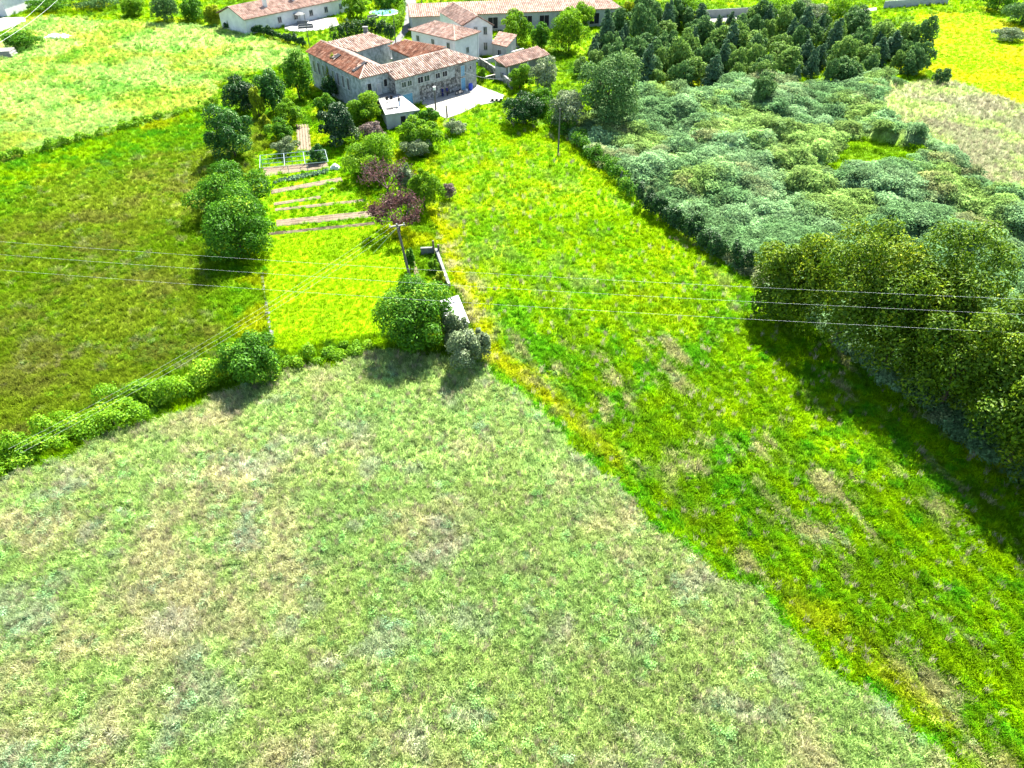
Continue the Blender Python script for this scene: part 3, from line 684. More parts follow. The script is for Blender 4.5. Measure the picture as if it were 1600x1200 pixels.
# open fronted barn
s = [G(771, 91.5, 3.4), G(791, 105, 2.8), G(859.5, 85.5, 2.8), G(840, 72, 3.4)]
r_ = thing('open_barn', 'open fronted tiled lean-to barn beyond the farmhouse corner', 'barn', (s[1][0], s[1][1], 0))
pz = [4.0, 2.8, 2.8, 4.0]
s = [G(771, 91.5, 4.0), s[1], s[2], G(840, 72, 4.0)]
rf = MB(); tiled(rf, [V3(p, z) for p, z in zip(s, pz)]); rf.build('roof', M['tile_far'], r_)
pn = inset(s, .25); mb = MB()
def wallseg(mb, p, q_, z0, z1, t=.25):
    a = Vector((*p, 0)); b = Vector((*q_, 0)); mb.obox((a + b) / 2 + Vector((0, 0, z0)), (b - a), Vector((-(b - a).y, (b - a).x, 0)).normalized() * t, (0, 0, z1 - z0))
wallseg(mb, pn[0], pn[1], -.1, 2.55); wallseg(mb, pn[0], pn[3], -.1, 3.6); wallseg(mb, pn[3], pn[2], -.1, 2.5); mb.build('wall', M['wall_grey'], r_)
for t in (.06, .5, .93): mb = MB(); mb.obox(Vector((*pn[1], 0)).lerp(Vector((*pn[2], 0)), t), (.3, 0, 0), (0, .3, 0), (0, 0, 2.62)); mb.build('post', M['wall_clean'], r_)
Z_NOGRASS.append(s)
# low boundary wall and the dark retaining wall by the farmhouse corner
def garden_wall(label, pts, z1, t, mat, name='boundary_wall', cap=None, z0=-.1):
    w3 = thing(name, label, 'wall', (pts[0][0], pts[0][1], 0)); 
    mb = MB(); [wallseg(mb, a, b, z0, z1, t) for a, b in zip(pts[:-1], pts[1:])]; mb.build('masonry', mat, w3)
    if cap: mb = MB(); [wallseg(mb, a, b, z1, z1 + .1, t + .1) for a, b in zip(pts[:-1], pts[1:])]; mb.build('coping', cap, w3)
    return w3
garden_wall('low grey wall with a pale coping between farmyard and barn', [G(747, 93, 1.2), G(760, 93, 1.2), G(818, 76, 1.2)], 1.2, .3, M['wall_grey'], cap=M['wall_clean'])
garden_wall('dark old retaining wall running down from the farmhouse corner', [G(749, 101), G(775, 118), G(800, 140)], 1.5, .4, M['stone'], 'retaining_wall')
garden_wall('small curved planter wall beside the farmhouse corner', [G(746, 124), G(758, 126), G(774, 122)], .7, .25, M['stone'], 'planter_wall', cap=M['concrete'])
garden_wall('grey plank fence along the track behind the plantation', [G(1092, 29), G(1180, 24)], 2.0, .12, M['wall_grey'], 'plank_fence')
garden_wall('grey block wall at the head of the bright field', [G(1380, 13), G(1480, 6)], 1.8, .2, M['wall_grey'], 'block_wall')

# villa top left
t1, t2, t3 = G(358, 7.5, 5.6), G(381, 31.5, 3.4), G(529, 0, 3.4)
r_ = thing('villa', 'long white villa with a pink tiled roof and chimneys on the far left', 'house', (t2[0], t2[1], 0))
ea, eb = V3(t2, 3.4), V3(t3, 3.4); vd = (eb - ea).normalized(); vn = Vector((-vd.y, vd.x, 0)); eb = ea + vd * 34
ra, rb = ea + vn * 6 + Vector((0, 0, 2.2)), eb + vn * 6 + Vector((0, 0, 2.2)); fa, fb = ea + vn * 12, eb + vn * 12
rf = MB(); tiled(rf, [ea, eb, rb, ra]); tiled(rf, [fa, fb, rb, ra]); rr = rf.build('roof', M['tile_far'], r_)
pn = inset([(p.x, p.y) for p in (ea, eb, fb, fa)], .5); mb = MB(); mb.prism(pn, -.2, 3.3); g0 = [V3(pn[0], 3.3), V3(pn[3], 3.3), ra + vd * .5 - Vector((0, 0, .15))]; mb.poly(g0); mb.build('wall', M['wall_clean'], r_)
wall_windows(r_, pn[0], pn[1], (0, -1), 1.0, 5, 1.2, 1.4, t0=.3, t1=.9)
for t, sx in ((.26, .55), (.52, .6)):
    c = ea.lerp(eb, t) + vn * 6 * sx; mb = MB(); mb.obox(Vector((c.x, c.y, 4.0)), vd * .9, vn * .7, (0, 0, 2.3)); mb.obox(Vector((c.x, c.y, 6.3)), vd * 1.1, vn * .9, (0, 0, .15)); mb.build('chimney', M['wall_clean'], rr)
# far left white house corner
r_ = thing('white_bungalow', 'white house corner at the far left edge beside the driveway', 'house', (G(0, 28)[0], G(0, 28)[1], 0))
c = G(12, 26); mb = MB(); mb.prism([(c[0], c[1]), (c[0] + 1, c[1] + 16), (c[0] - 18, c[1] + 18), (c[0] - 19, c[1] + 2)], -.2, 4.4); mb.build('wall', M['wall_clean'], r_)
a, b, cc, d = [Vector((c[0] + x, c[1] + y, 4.5)) for x, y in ((.5, -.5), (1.6, 16.5), (-18.5, 18.6), (-19.5, 1.5))]; k1 = a.lerp(d, .5).lerp(b.lerp(cc, .5), .3) + Vector((0, 0, 2)); k2 = a.lerp(d, .5).lerp(b.lerp(cc, .5), .7) + Vector((0, 0, 2))
rf = MB(); tiled(rf, [a, b, k2, k1], .5, .8); tiled(rf, [d, a, k1], .5, .8); tiled(rf, [cc, d, k1, k2], .5, .8); tiled(rf, [b, cc, k2], .5, .8); rf.build('roof', M['tile_far'], r_)
wall_windows(r_, (c[0] - 19, c[1] + 2), (c[0], c[1]), (0, -1), 1.2, 3)

# ------------------------------------------------------------------ foliage tools
def leaf_cloud(lobes, n, size, rng, shell=.4, jitter=.9, up=.35, narrow=.5, cull=True):
    """n folded leaves in the outer shell of a set of ellipsoid lobes (cx, cy, cz, rx, ry, rz)"""
    Lb = np.asarray(lobes, float)
    wgt = (Lb[:, 3] * Lb[:, 4] + Lb[:, 5] * (Lb[:, 3] + Lb[:, 4]) / 2); wgt /= wgt.sum()
    i = rng.choice(len(Lb), n, p=wgt)
    d = rng.normal(size=(n, 3)); d /= np.linalg.norm(d, axis=1)[:, None]
    d[:, 2] = np.where(d[:, 2] < -.55, -d[:, 2], d[:, 2])
    rad = 1 - shell * rng.random(n) ** 1.4 + .07 * rng.normal(size=n)
    p = Lb[i, :3] + d * Lb[i, 3:] * rad[:, None]
    if cull:
        keep = np.ones(n, bool)
        for l in Lb:
            q_ = np.sqrt((((p - l[:3]) / l[3:]) ** 2).sum(1)); keep &= q_ > .52
        keep &= p[:, 2] > .05
        p, d, i = p[keep], d[keep], i[keep]; n = len(p)
    nr = d + jitter * rng.normal(size=(n, 3)) * .6; nr[:, 2] += up; nr /= np.linalg.norm(nr, axis=1)[:, None]
    t = np.cross(nr, rng.normal(size=(n, 3))); t /= np.linalg.norm(t, axis=1)[:, None] + 1e-9
    b = np.cross(nr, t)
    L = size * (.6 + .8 * rng.random(n))[:, None]
    v0 = p - t * L * .5; v2 = p + t * L * .5 - nr * L * .12; s0 = p + b * L * narrow * .5 + nr * L * .1; s1 = p - b * L * narrow * .5 + nr * L * .1
    V = np.stack([v0, s0, v2, s1], 1).reshape(-1, 3)
    k = np.arange(n) * 4
    F = np.concatenate([np.stack([k, k + 1, k + 2], 1), np.stack([k, k + 2, k + 3], 1)])
    lt = rng.random(len(Lb)) * .35
    tint = np.clip(lt[i] + rng.random(n) * .65, 0, 1)
    return V, F, np.repeat(tint, 4)
def crown_lobes(rx, ry, z0, z1, k, rng, lobe=.42, shape='round'):
    cz = (z0 + z1) / 2; rz = (z1 - z0) / 2; out = []
    if shape == 'round': out.append((0, 0, cz * .94, rx * .62, ry * .62, rz * .72))
    for j in range(k):
        th = 2 * math.pi * (j * .618 + rng.random() * .1); f = (j + .5) / k; u = 1 - 1.9 * f
        c = math.sqrt(max(0, 1 - u * u))
        if shape == 'cone': zz = z0 + (z1 - z0) * (1 - f) * .9; rr = .15 + .62 * f; out.append((rr * rx * math.cos(th) * .8, rr * ry * math.sin(th) * .8, zz, rx * lobe * (.5 + .8 * f), ry * lobe * (.5 + .8 * f), rz * .3))
        else:
            a = .48 + .46 * rng.random() ** .8; s_ = lobe * (.5 + .75 * rng.random())
            out.append((rx * a * c * math.cos(th), ry * a * c * math.sin(th), max(z0 + .35 * rz * s_, cz + rz * a * u), rx * s_, ry * s_, rz * s_ * 1.05))
    return out
LM = {}
LM['citrus'] = leafmat('citrus_leaf', (.010, .05, .009), (.05, .165, .018), (.20, .34, .07), trans=.28, gloss=.015, rough=.4)
LM['mid'] = leafmat('broad_leaf', (.014, .065, .005), (.085, .235, .01), (.30, .44, .02), trans=.35)
LM['bright'] = leafmat('bright_leaf', (.045, .135, .006), (.16, .32, .008), (.34, .46, .015), trans=.4)
LM['yellow'] = leafmat('yellow_leaf', (.12, .19, .008), (.27, .34, .01), (.38, .40, .02), trans=.4)
LM['silver'] = leafmat('silver_leaf', (.06, .10, .035), (.20, .26, .12), (.40, .44, .28), trans=.25, gloss=.012)
LM['loquat'] = leafmat('loquat_leaf', (.006, .03, .008), (.03, .085, .02), (.36, .40, .25), trans=.2, gloss=.02)
LM['purple'] = leafmat('plum_leaf', (.055, .028, .026), (.14, .066, .058), (.27, .17, .15), trans=.3)
LM['pink'] = leafmat('dry_flower', (.12, .09, .075), (.24, .18, .16), (.33, .29, .27), trans=.25)
LM['dark'] = leafmat('hedge_leaf', (.006, .03, .005), (.022, .085, .012), (.07, .17, .02), trans=.28, gloss=.02)
LM['acacia'] = leafmat('acacia_leaf', (.016, .06, .004), (.12, .20, .006), (.38, .44, .015), trans=.3)
LM['wood'] = leafmat('plantation_leaf', (.03, .085, .02), (.10, .20, .05), (.22, .33, .09), trans=.25)
LM['wood2'] = leafmat('plantation_leaf_light', (.06, .13, .02), (.17, .29, .05), (.30, .42, .09), trans=.3)
LM['wood3'] = leafmat('plantation_leaf_blue', (.03, .075, .03), (.09, .17, .08), (.20, .29, .15), trans=.25)
LM['bramble'] = leafmat('bramble_leaf', (.05, .16, .006), (.19, .37, .01), (.40, .52, .03), trans=.38)

def trunk_mesh(h, r, rng, limbs=4, spread=1.2):
    mb = MB(); z = 0; p = Vector((0, 0, -.1)); segs = 4; rr = r
    for i in range(segs):
        q_ = Vector((rng.normal() * r * .5, rng.normal() * r * .5, h * (i + 1) / segs)); mb.tube(p, q_, rr, rr * .82, 7); p = q_; rr *= .82
    for i in range(limbs):
        th = 6.28 * (i + rng.random() * .6) / limbs; b = Vector((0, 0, h * (.5 + .12 * (i % 3))))
        e = b + Vector((math.cos(th) * spread, math.sin(th) * spread, h * .45)); m_ = b.lerp(e, .5) + Vector((0, 0, h * .06))
        mb.tube(b, m_, r * .5, r * .35, 5); mb.tube(m_, e, r * .35, r * .15, 5)
    return mb.mesh('trunk')
def px_tree(xc, ytop, ybot, wpx, lean=.55):
    x0, y0 = G(xc, ybot); r = wpx / 2 / scale_at(ybot)
    for _ in range(3):
        Y = y0 + r * lean; 
        dep = Y * CP + CAM_H * SP; r = wpx / 2 * dep / FPX * .94
    X = (xc - 800) / FPX * (Y * CP + (CAM_H - 2) * SP)
    # the far shoulder of the crown is what meets the top line of sight
    h = zat(X, Y + r * .25, ytop)
    return X, Y, max(h, .6), r
TREES = []
def tree(name, label, px, leaf, n=5000, size=.3, k=14, z0f=.0, shape='round', seed=0, cat='tree', group=None, trunk_r=None, lobe=.42, narrow=.5, shell=.4, part='crown', hs=1.0):
    rng = np.random.default_rng(100 + seed + int(px[0] * 3 + px[1]))
    X, Y, h, r = px_tree(*px); h *= hs
    root = thing(name, label, cat, (X, Y, float(height_of(np.array([X]), np.array([Y]))[0]) * .6), group)
    V, F, t = leaf_cloud(crown_lobes(r, r, h * z0f, h, k, rng, lobe, shape), int(n * 1.5), size, rng, narrow=narrow, shell=shell)
    # settle the outline on the surveyed size
    me = tri_mesh('crown', V, F, t); link(part, me, LM[leaf], root)
    tm = trunk_mesh(h * .62, trunk_r or max(.06, h * .025), rng, 4, r * .5); link('trunk' if cat == 'tree' else 'stem', tm, M['trunk'], root)
    TREES.append((X, Y, r)); return root

# trees and shrubs of the garden, left row first
tree('orange_tree', 'round dark green tree nearest the far bank of the left field', (364, 164, 252, 80), 'citrus', 6500, .34, 16, seed=1)
tree('walnut_tree', 'broad green tree, upper of the touching pair beside the vegetable rows', (361, 262, 345, 126), 'mid', 8500, .34, 18, seed=2)
tree('walnut_tree', 'dense green tree, lower of the touching pair beside the lawn', (371, 305, 410, 114), 'mid', 9500, .32, 20, seed=3)
tree('garden_tree', 'green tree touching the left end of the farmhouse', (465, 84, 158, 52), 'mid', 4500, .36, 14, seed=4)
tree('garden_tree', 'tall dark tree second from the farmhouse left end', (428, 108, 180, 46), 'citrus', 4500, .36, 14, seed=5)
tree('garden_tree', 'dark spreading tree at the edge of the far left bank', (378, 122, 178, 56), 'dark', 4500, .36, 14, seed=6)
tree('cypress_shrub', 'yellowish upright shrub between the two dark garden trees', (402, 134, 186, 24), 'yellow', 2200, .28, 10, seed=7, cat='shrub', shape='round')
tree('garden_shrub', 'light green feathery shrub above the bean bed', (452, 155, 200, 46), 'bright', 3000, .3, 12, seed=8, cat='shrub')
tree('loquat_tree', 'dark round tree with silvery leaf tips above the trellis frame', (529, 160, 232, 62), 'loquat', 6500, .36, 16, seed=9)
tree('garden_shrub', 'bright green bushy tree left of the flat roofed outbuilding', (571, 149, 196, 56), 'bright', 4500, .32, 13, seed=10, cat='shrub')
tree('dry_shrub', 'pinkish grey dry shrub below the flat roofed outbuilding', (581, 190, 220, 42), 'pink', 2600, .26, 11, seed=11, cat='shrub')
tree('garden_shrub', 'big yellow green shrub right of the white garden sheet', (584, 214, 284, 82), 'bright', 6500, .32, 16, seed=12, cat='shrub')
tree('fig_tree', 'large bright green tree in front of the outbuilding', (652, 184, 240, 66), 'bright', 5500, .36, 15, seed=13)
tree('garden_shrub', 'grey green shrub at the foot of the bright tree by the outbuilding', (650, 214, 250, 44), 'silver', 2500, .28, 11, seed=14, cat='shrub')
tree('bamboo_shrub', 'light green upright shrub right of the purple plum trees', (662, 262, 332, 54), 'bright', 4500, .4, 13, seed=15, cat='shrub', narrow=.22)
tree('dry_shrub', 'small grey dry shrub on the field edge right of the upright green shrub', (701, 285, 314, 24), 'pink', 1500, .22, 9, seed=16, cat='shrub')
tree('mallow_shrub', 'grey green bush between the two purple plum trees', (632, 252, 310, 34), 'silver', 2300, .26, 10, seed=17, cat='shrub')
tree('lemon_tree', 'big rounded bright green tree at the bottom corner of the lawn', (648, 446, 556, 116), 'mid', 11000, .30, 22, seed=18)
tree('olive_tree', 'grey green olive tree leaning against the small shed, upper of three', (711, 486, 545, 38), 'silver', 3200, .24, 12, seed=19)
tree('olive_tree', 'grey green olive tree, lowest and widest of the three by the shed', (727, 516, 582, 56), 'silver', 4200, .24, 13, seed=20)
tree('olive_tree', 'slim grey green olive tree, rightmost of the three by the shed', (752, 512, 566, 28), 'silver', 2000, .24, 10, seed=21)
tree('round_bush', 'dark green rounded bush at the end of the left hedge bank', (392, 524, 602, 92), 'mid', 7500, .28, 18, seed=22, cat='shrub')
tree('conifer_shrub', 'dark spreading shrub at the right end of the concrete yard', (821, 146, 200, 66), 'dark', 5000, .34, 15, seed=23, cat='shrub')
tree('garden_shrub', 'dark small shrub under the wall of the left wing', (515, 118, 160, 30), 'dark', 2200, .3, 10, seed=24, cat='shrub')
tree('garden_shrub', 'rounded grey green shrub by the foot of the left wing', (506, 146, 182, 34), 'mid', 2200, .3, 10, seed=25, cat='shrub')
tree('climbing_shrub', 'thin yellowish tree reaching up to the left wing eaves', (522, 90, 150, 18), 'yellow', 1300, .3, 9, seed=26, cat='shrub')
tree('garden_shrub', 'grey sprawling shrub behind the left part of the trellis frame', (443, 214, 246, 44), 'silver', 2200, .26, 10, seed=27, cat='shrub')
tree('garden_shrub', 'dark green shrub left of the bean bed', (440, 186, 226, 44), 'mid', 3000, .28, 12, seed=28, cat='shrub')
tree('garden_shrub', 'blue green bush behind the right half of the trellis frame', (492, 226, 256, 32), 'citrus', 1800, .28, 9, seed=29, cat='shrub')
tree('garden_shrub', 'small pale bush between the touching pair of trees beside the rows', (386, 294, 335, 30), 'silver', 1500, .26, 9, seed=30, cat='shrub')
tree('garden_shrub', 'leafy bush at the foot of the upright shrub by the ruin', (640, 386, 424, 18), 'mid', 1300, .22, 9, seed=31, cat='shrub')
tree('ruin_shrub', 'low tangled green weeds filling the upper half of the roofless pen', (676, 404, 426, 20), 'bright', 1100, .2, 9, seed=36, cat='shrub')
tree('ruin_shrub', 'yellowish tangled weeds filling the lower half of the roofless pen', (686, 424, 450, 22), 'yellow', 1100, .2, 9, seed=37, cat='shrub')
tree('garden_shrub', 'yellow leafed shrub along the far bank of the left field', (412, 176, 214, 24), 'yellow', 1300, .26, 9, seed=32, cat='shrub')
tree('garden_shrub', 'low green bush at the near corner of the concrete yard', (668, 166, 200, 40), 'mid', 2200, .3, 10, seed=33, cat='shrub')
tree('garden_shrub', 'grey leaved low bush in the rough grass below the yard', (712, 186, 212, 40), 'silver', 1800, .26, 10, seed=34, cat='shrub')
tree('planter_bush', 'bright bush in the planter by the farmhouse corner', (752, 108, 128, 16), 'bright', 1200, .3, 8, seed=35, cat='shrub')

# purple plum trees: branching crowns with sparse leaves
def plum(label, px, n, seed):
    rng = np.random.default_rng(seed); X, Y, h, r = px_tree(*px)
    root = thing('plum_tree', label, 'tree', (X, Y, 0))
    tm = MB(); tips = []
    def grow(p, d, L, rad, lev):
        e = p + d * L; tm.tube(p, e, rad, rad * .65, 5)
        if lev == 0: tips.append(e); return
        for j in range(3 if lev > 1 else 4):
            dd = (d + Vector(rng.normal(size=3)) * .5).normalized(); dd.z = abs(dd.z) * .7 + .18; grow(e, dd.normalized(), L * .72, rad * .62, lev - 1)
    for j in range(6):
        th = j * 1.047 + rng.random() * .5; grow(Vector((0, 0, h * .16)), Vector((math.cos(th) * .9, math.sin(th) * .9, .9)).normalized(), r * .55, .09, 3)
    tm.tube((0, 0, -.1), (0, 0, h * .2), .16, .12, 7)
    link('trunk', tm.mesh('trunk'), M['twig'], root)
    tp = np.array([tuple(t) for t in tips]); tp[:, 2] = np.minimum(tp[:, 2], h)
    i = rng.integers(0, len(tp), n); P = tp[i] * (.75 + .3 * rng.random((n, 1))) + rng.normal(size=(n, 3)) * .25
    P[:, 2] = np.clip(P[:, 2], .4, None)
    lobes = np.concatenate([P, np.full((n, 3), .05)], 1)
    V, F, t = leaf_cloud(lobes, n, .3, rng, cull=False); link('crown', tri_mesh('crown', V, F, t), LM['purple'], root)
plum('purple grey plum tree with bare twigs, upper of the two plums', (604, 246, 312, 76), 1500, 41)
plum('dark red leaved plum tree, lower of the two beside the leaning pole', (622, 286, 372, 78), 3400, 42)

# ------------------------------------------------------------------ hedges
def hedge(name, label, pts, hgt, wid, leaf, n, size, seed, cat='hedge', rough=.25, step=.7):
    rng = np.random.default_rng(seed); lob = []
    for (x1, y1), (x2, y2) in zip(pts[:-1], pts[1:]):
        L = math.hypot(x2 - x1, y2 - y1); m = max(1, int(L / step)); nx, ny = -(y2 - y1) / L, (x2 - x1) / L
        for i in range(m):
            t = (i + rng.random()) / m; o = rng.normal() * wid * rough; hh = hgt * (.8 + rng.normal() * rough + .5 * rng.random() ** 2)
            lob.append((x1 + (x2 - x1) * t + nx * o, y1 + (y2 - y1) * t + ny * o, hh * .5, wid * (.25 + .42 * rng.random()), wid * (.25 + .42 * rng.random()), max(.25, hh * .55)))
    root = thing(name, label, cat, (pts[0][0], pts[0][1], 0))
    V, F, t = leaf_cloud(lob, n, size, rng, shell=.5); link('foliage', tri_mesh('foliage', V, F, t), LM[leaf], root, True)
    for l in lob[::6]: mb = MB(); mb.tube((l[0], l[1], -.05), (l[0], l[1], l[2]), .05, .03, 5); mb.build('stem', M['trunk'], root)
    return root
hedge('bramble_hedge', 'leafy green bramble bank along the bottom of the left field', W([(-120, 790), (0, 722), (100, 678), (200, 640), (290, 610), (350, 590)]), 1.5, 2.6, 'bramble', 30000, .24, 51, rough=.34, step=.4)
hedge('bramble_hedge', 'low bramble strip below the lawn, left of the big rounded tree', W([(440, 572), (500, 560), (580, 546)]), .8, 1.5, 'bramble', 5000, .24, 52, rough=.3)
hedge('boundary_hedge', 'dark clipped hedge in shade between the right field and the scrub', W([(1000, 322), (1060, 362), (1120, 400), (1175, 428)]), 2.6, 2.0, 'dark', 20000, .26, 53, rough=.12, step=.8)
hedge('boundary_hedge', 'shaggy shrub row from the yard corner down to the clipped hedge', W([(845, 178), (890, 214), (930, 250), (962, 282), (996, 312)]), 2.0, 2.0, 'mid', 15000, .28, 54, rough=.3)
hedge('garden_hedge', 'clipped hedge between the villa garden and the far left field', W([(352, 44), (400, 52), (440, 62), (478, 74)]), 1.7, 1.5, 'dark', 9000, .36, 55, rough=.08, step=.9)
hedge('garden_hedge', 'dark hedge behind the farmhouse roof beside the lane', W([(520, 72), (560, 60), (590, 56), (612, 64)]), 3.6, 2.2, 'dark', 9000, .36, 56, rough=.1, step=.9)
hedge('garden_hedge', 'curving hedge round the villa pool beside the lane', W([(616, 54), (626, 36), (630, 14), (612, 2)]), 2.2, 1.7, 'bright', 8000, .36, 57, rough=.1)
hedge('bramble_hedge', 'rough weedy bank along the far edge of the left field', W([(-60, 268), (60, 236), (180, 204), (300, 172), (340, 160)]), .9, 1.7, 'bramble', 13000, .3, 58, rough=.35)

# tall trees along the right-hand boundary
ordn = ['first', 'second', 'third', 'fourth', 'fifth', 'sixth', 'seventh', 'eighth', 'ninth']
BIG = [(1232, 372, 508, 120), (1318, 338, 560, 170), (1392, 405, 602, 150), (1440, 372, 600, 150), (1478, 466, 664, 160), (1560, 480, 700, 170), (1590, 540, 760, 170), (1680, 560, 800, 200), (1740, 640, 880, 220)]
for i, px in enumerate(BIG):
    tree('boundary_tree', f'tall yellow green boundary tree, {ordn[i]} from the clipped hedge end', px, 'acacia', 11000, .34, 20, z0f=.02, seed=60 + i, group='tall trees along the right boundary')

# beyond the hedge: big trees and orchard
tree('laurel_tree', 'very large dark tree standing alone at the left end of the plantation', (948, 84, 208, 104), 'wood', 9000, .42, 20, seed=80)
tree('blossom_tree', 'silvery tree in front of the very large dark one', (886, 140, 208, 62), 'silver', 4000, .36, 14, seed=81)
tree('orchard_tree', 'round light green tree beside the gabled white house', (806, 16, 72, 46), 'bright', 4000, .42, 14, seed=82)
tree('orchard_tree', 'large yellow green tree between the barn and the plantation', (889, 18, 84, 58), 'bright', 5000, .42, 15, seed=83)
tree('orchard_tree', 'small grey green tree between the two light orchard trees', (846, 34, 78, 34), 'mid', 2500, .42, 12, seed=84)
tree('orchard_tree', 'light tree in front of the end of the long barn', (908, 2, 48, 46), 'bright', 3000, .42, 12, seed=85)
tree('orchard_tree', 'yellow tree at the right end of the long barn', (984, 0, 34, 36), 'yellow', 2600, .42, 12, seed=86)
tree('garden_shrub', 'yellow green shrub just below the open fronted barn', (812, 104, 142, 44), 'bright', 3000, .36, 12, seed=87, cat='shrub')
tree('garden_shrub', 'pale feathery shrub right of the open fronted barn', (850, 92, 150, 50), 'silver', 3000, .36, 12, seed=88, cat='shrub')
tree('garden_shrub', 'grey green shrub below the pale feathery one', (846, 136, 178, 44), 'mid', 2600, .36, 12, seed=89, cat='shrub')
tree('field_tree', 'yellow green tree at the left end of the plank fence', (1062, -8, 44, 66), 'bright', 4500, .44, 15, seed=90)
tree('field_tree', 'tall dark narrow tree left of the plank fence', (1010, -6, 36, 34), 'wood', 2500, .44, 12, seed=91)
tree('field_tree', 'broad light tree at the right end of the plank fence', (1208, -4, 42, 80), 'bright', 4500, .44, 15, seed=92)
tree('field_tree', 'grey green tree behind the plantation middle', (1262, 2, 42, 50), 'silver', 3000, .44, 13, seed=93)
tree('field_tree', 'dark tree at the near corner of the bright field', (1336, 6, 58, 44), 'wood', 3400, .44, 13, seed=94)
tree('field_tree', 'light tree behind the dark one at the bright field corner', (1310, -8, 42, 66), 'bright', 3600, .44, 13, seed=95)
tree('field_tree', 'round tree at the top edge of the bright field', (1562, -20, 20, 60), 'mid', 3000, .44, 12, seed=96)
tree('field_tree', 'dark tree in the upper right corner by the stone bank', (1600, 0, 40, 60), 'wood', 3000, .44, 12, seed=97)
tree('field_tree', 'low bush on the stone bank right of the bright field', (1580, 40, 66, 50), 'silver', 2400, .4, 12, seed=98, cat='shrub')
tree('field_tree', 'lone tall bush rising from the bramble scrub', (1192, 128, 178, 44), 'wood', 2800, .36, 12, seed=99, cat='shrub')
tree('field_tree', 'round bush at the right tip of the plantation', (1476, 108, 132, 26), 'wood', 1500, .36, 10, seed=100, cat='shrub')
for i, (x, yt, yb, ww, lf, lb) in enumerate([
    (70, -4, 20, 70, 'mid', 'leftmost dark green tree on the far edge of the left meadow'), (150, -14, 16, 70, 'wood', 'second dark tree on the far edge of the left meadow'),
    (208, -4, 26, 34, 'bright', 'slim light tree on the far edge of the left meadow'), (258, -10, 36, 44, 'wood', 'tall dark tree left of the villa hedge'), (300, -6, 34, 40, 'mid', 'light round tree next to the villa hedge'), (334, 8, 40, 30, 'yellow', 'small yellow green tree at the villa gable'),
    (556, -8, 30, 40, 'bright', 'round garden tree on the villa lawn'), (600, -12, 14, 40, 'mid', 'garden tree behind the villa pool'), (30, 48, 78, 60, 'mid', 'sprawling bush between driveway and left meadow')]):
    tree('far_tree', lb, (x, yt, yb, ww), lf, 3200, .42, 13, seed=110 + i)

# plantation of young evergreens: alike trees sharing four crowns
protos = []
for v in range(5):
    rng = np.random.default_rng(200 + v)
    V, F, t = leaf_cloud(crown_lobes(2.3, 2.1, .1, 4.2 + .5 * v % 2, 12, rng, .45, 'cone' if v == 3 else 'round'), 2600, .42, rng); protos.append((tri_mesh('crown', V, F, t), trunk_mesh(3.2, .1, rng, 3, .7))); protos[-1][0].materials.append(LM[('wood', 'wood2', 'wood', 'wood3', 'wood2')[v]])
PL = W([(900, 128), (935, 60), (1010, 42), (1100, 48), (1180, 42), (1300, 50), (1385, 62), (1440, 84), (1432, 118), (1360, 126), (1260, 134), (1180, 142), (1100, 142), (1010, 140), (975, 130)])
xs = [p[0] for p in PL]; ys = [p[1] for p in PL]; rr_ = random.Random(3); cnt = 0
yy = min(ys); row = 0
def nth(n): return f"{n}{'th' if 10 < n % 100 < 14 else {1: 'st', 2: 'nd', 3: 'rd'}.get(n % 10, 'th')}"
while yy < max(ys):
    row += 1; inrow = 0
    xx = min(xs) + rr_.random() * 3
    while xx < max(xs):
        px_, py_ = xx + rr_.uniform(-1.5, 1.5), yy + rr_.uniform(-1.8, 1.8)
        if bool(inpoly(np.array([px_]), np.array([py_]), PL)[0]) and rr_.random() > .08:
            cm, tm = protos[rr_.randrange(5)]
            s_ = rr_.uniform(.55, 1.3)
            inrow += 1
            root = thing('evergreen_tree', f'young plantation evergreen, {nth(row)} row from the bramble scrub, {nth(inrow)} from the left', 'tree', (px_, py_, 0), 'evergreens of the plantation', rr_.uniform(0, 6.28)); root.scale = (s_, s_, s_ * rr_.uniform(.8, 1.35))
            link('crown', cm, LM['wood'], root); link('trunk', tm, M['trunk'], root); cnt += 1
        xx += 3.9
    yy += 4.6

# ------------------------------------------------------------------ garden structures
# ruined stone enclosure and the small shed
rw = thing('ruined_pen', 'roofless narrow stone pen overgrown with weeds beside the leaning pole', 'ruin', (*G(690, 420), 0))
mb = MB(); wallseg(mb, G(682, 396), G(702, 452), -.1, .75, .35); mb.build('wall', M['stone'], rw)
mb = MB(); wallseg(mb, G(683, 400), G(694, 430), .75, .8, .3); mb.build('coping', M['concrete_dark'], rw)
mb = MB(); wallseg(mb, G(658, 397), G(679, 396), -.1, .9, .35); mb.build('end_wall', M['concrete_dark'], rw)
for x, y, h in ((678, 396, 1.9), (686, 399, 1.6)): mb = MB(); mb.obox(V3(G(x, y), -.1), (.22, 0, 0), (0, .22, 0), (0, 0, h)); mb.build('gate_post', M['timber'], rw)
s = [G(686, 470, 2.0), G(716, 461, 2.0), G(734, 505, 2.0), G(704, 513, 2.0)]
sh = thing('garden_shed', 'small shed with a pale grey sheet roof half hidden by the olive trees', 'shed', (s[0][0], s[0][1], 0))
pn = inset(s, .15); mb = MB(); mb.prism(pn, -.1, 1.9); mb.build('wall', M['stone'], sh)
a, b, c, d = [V3(p, 2.0) for p in s]; 
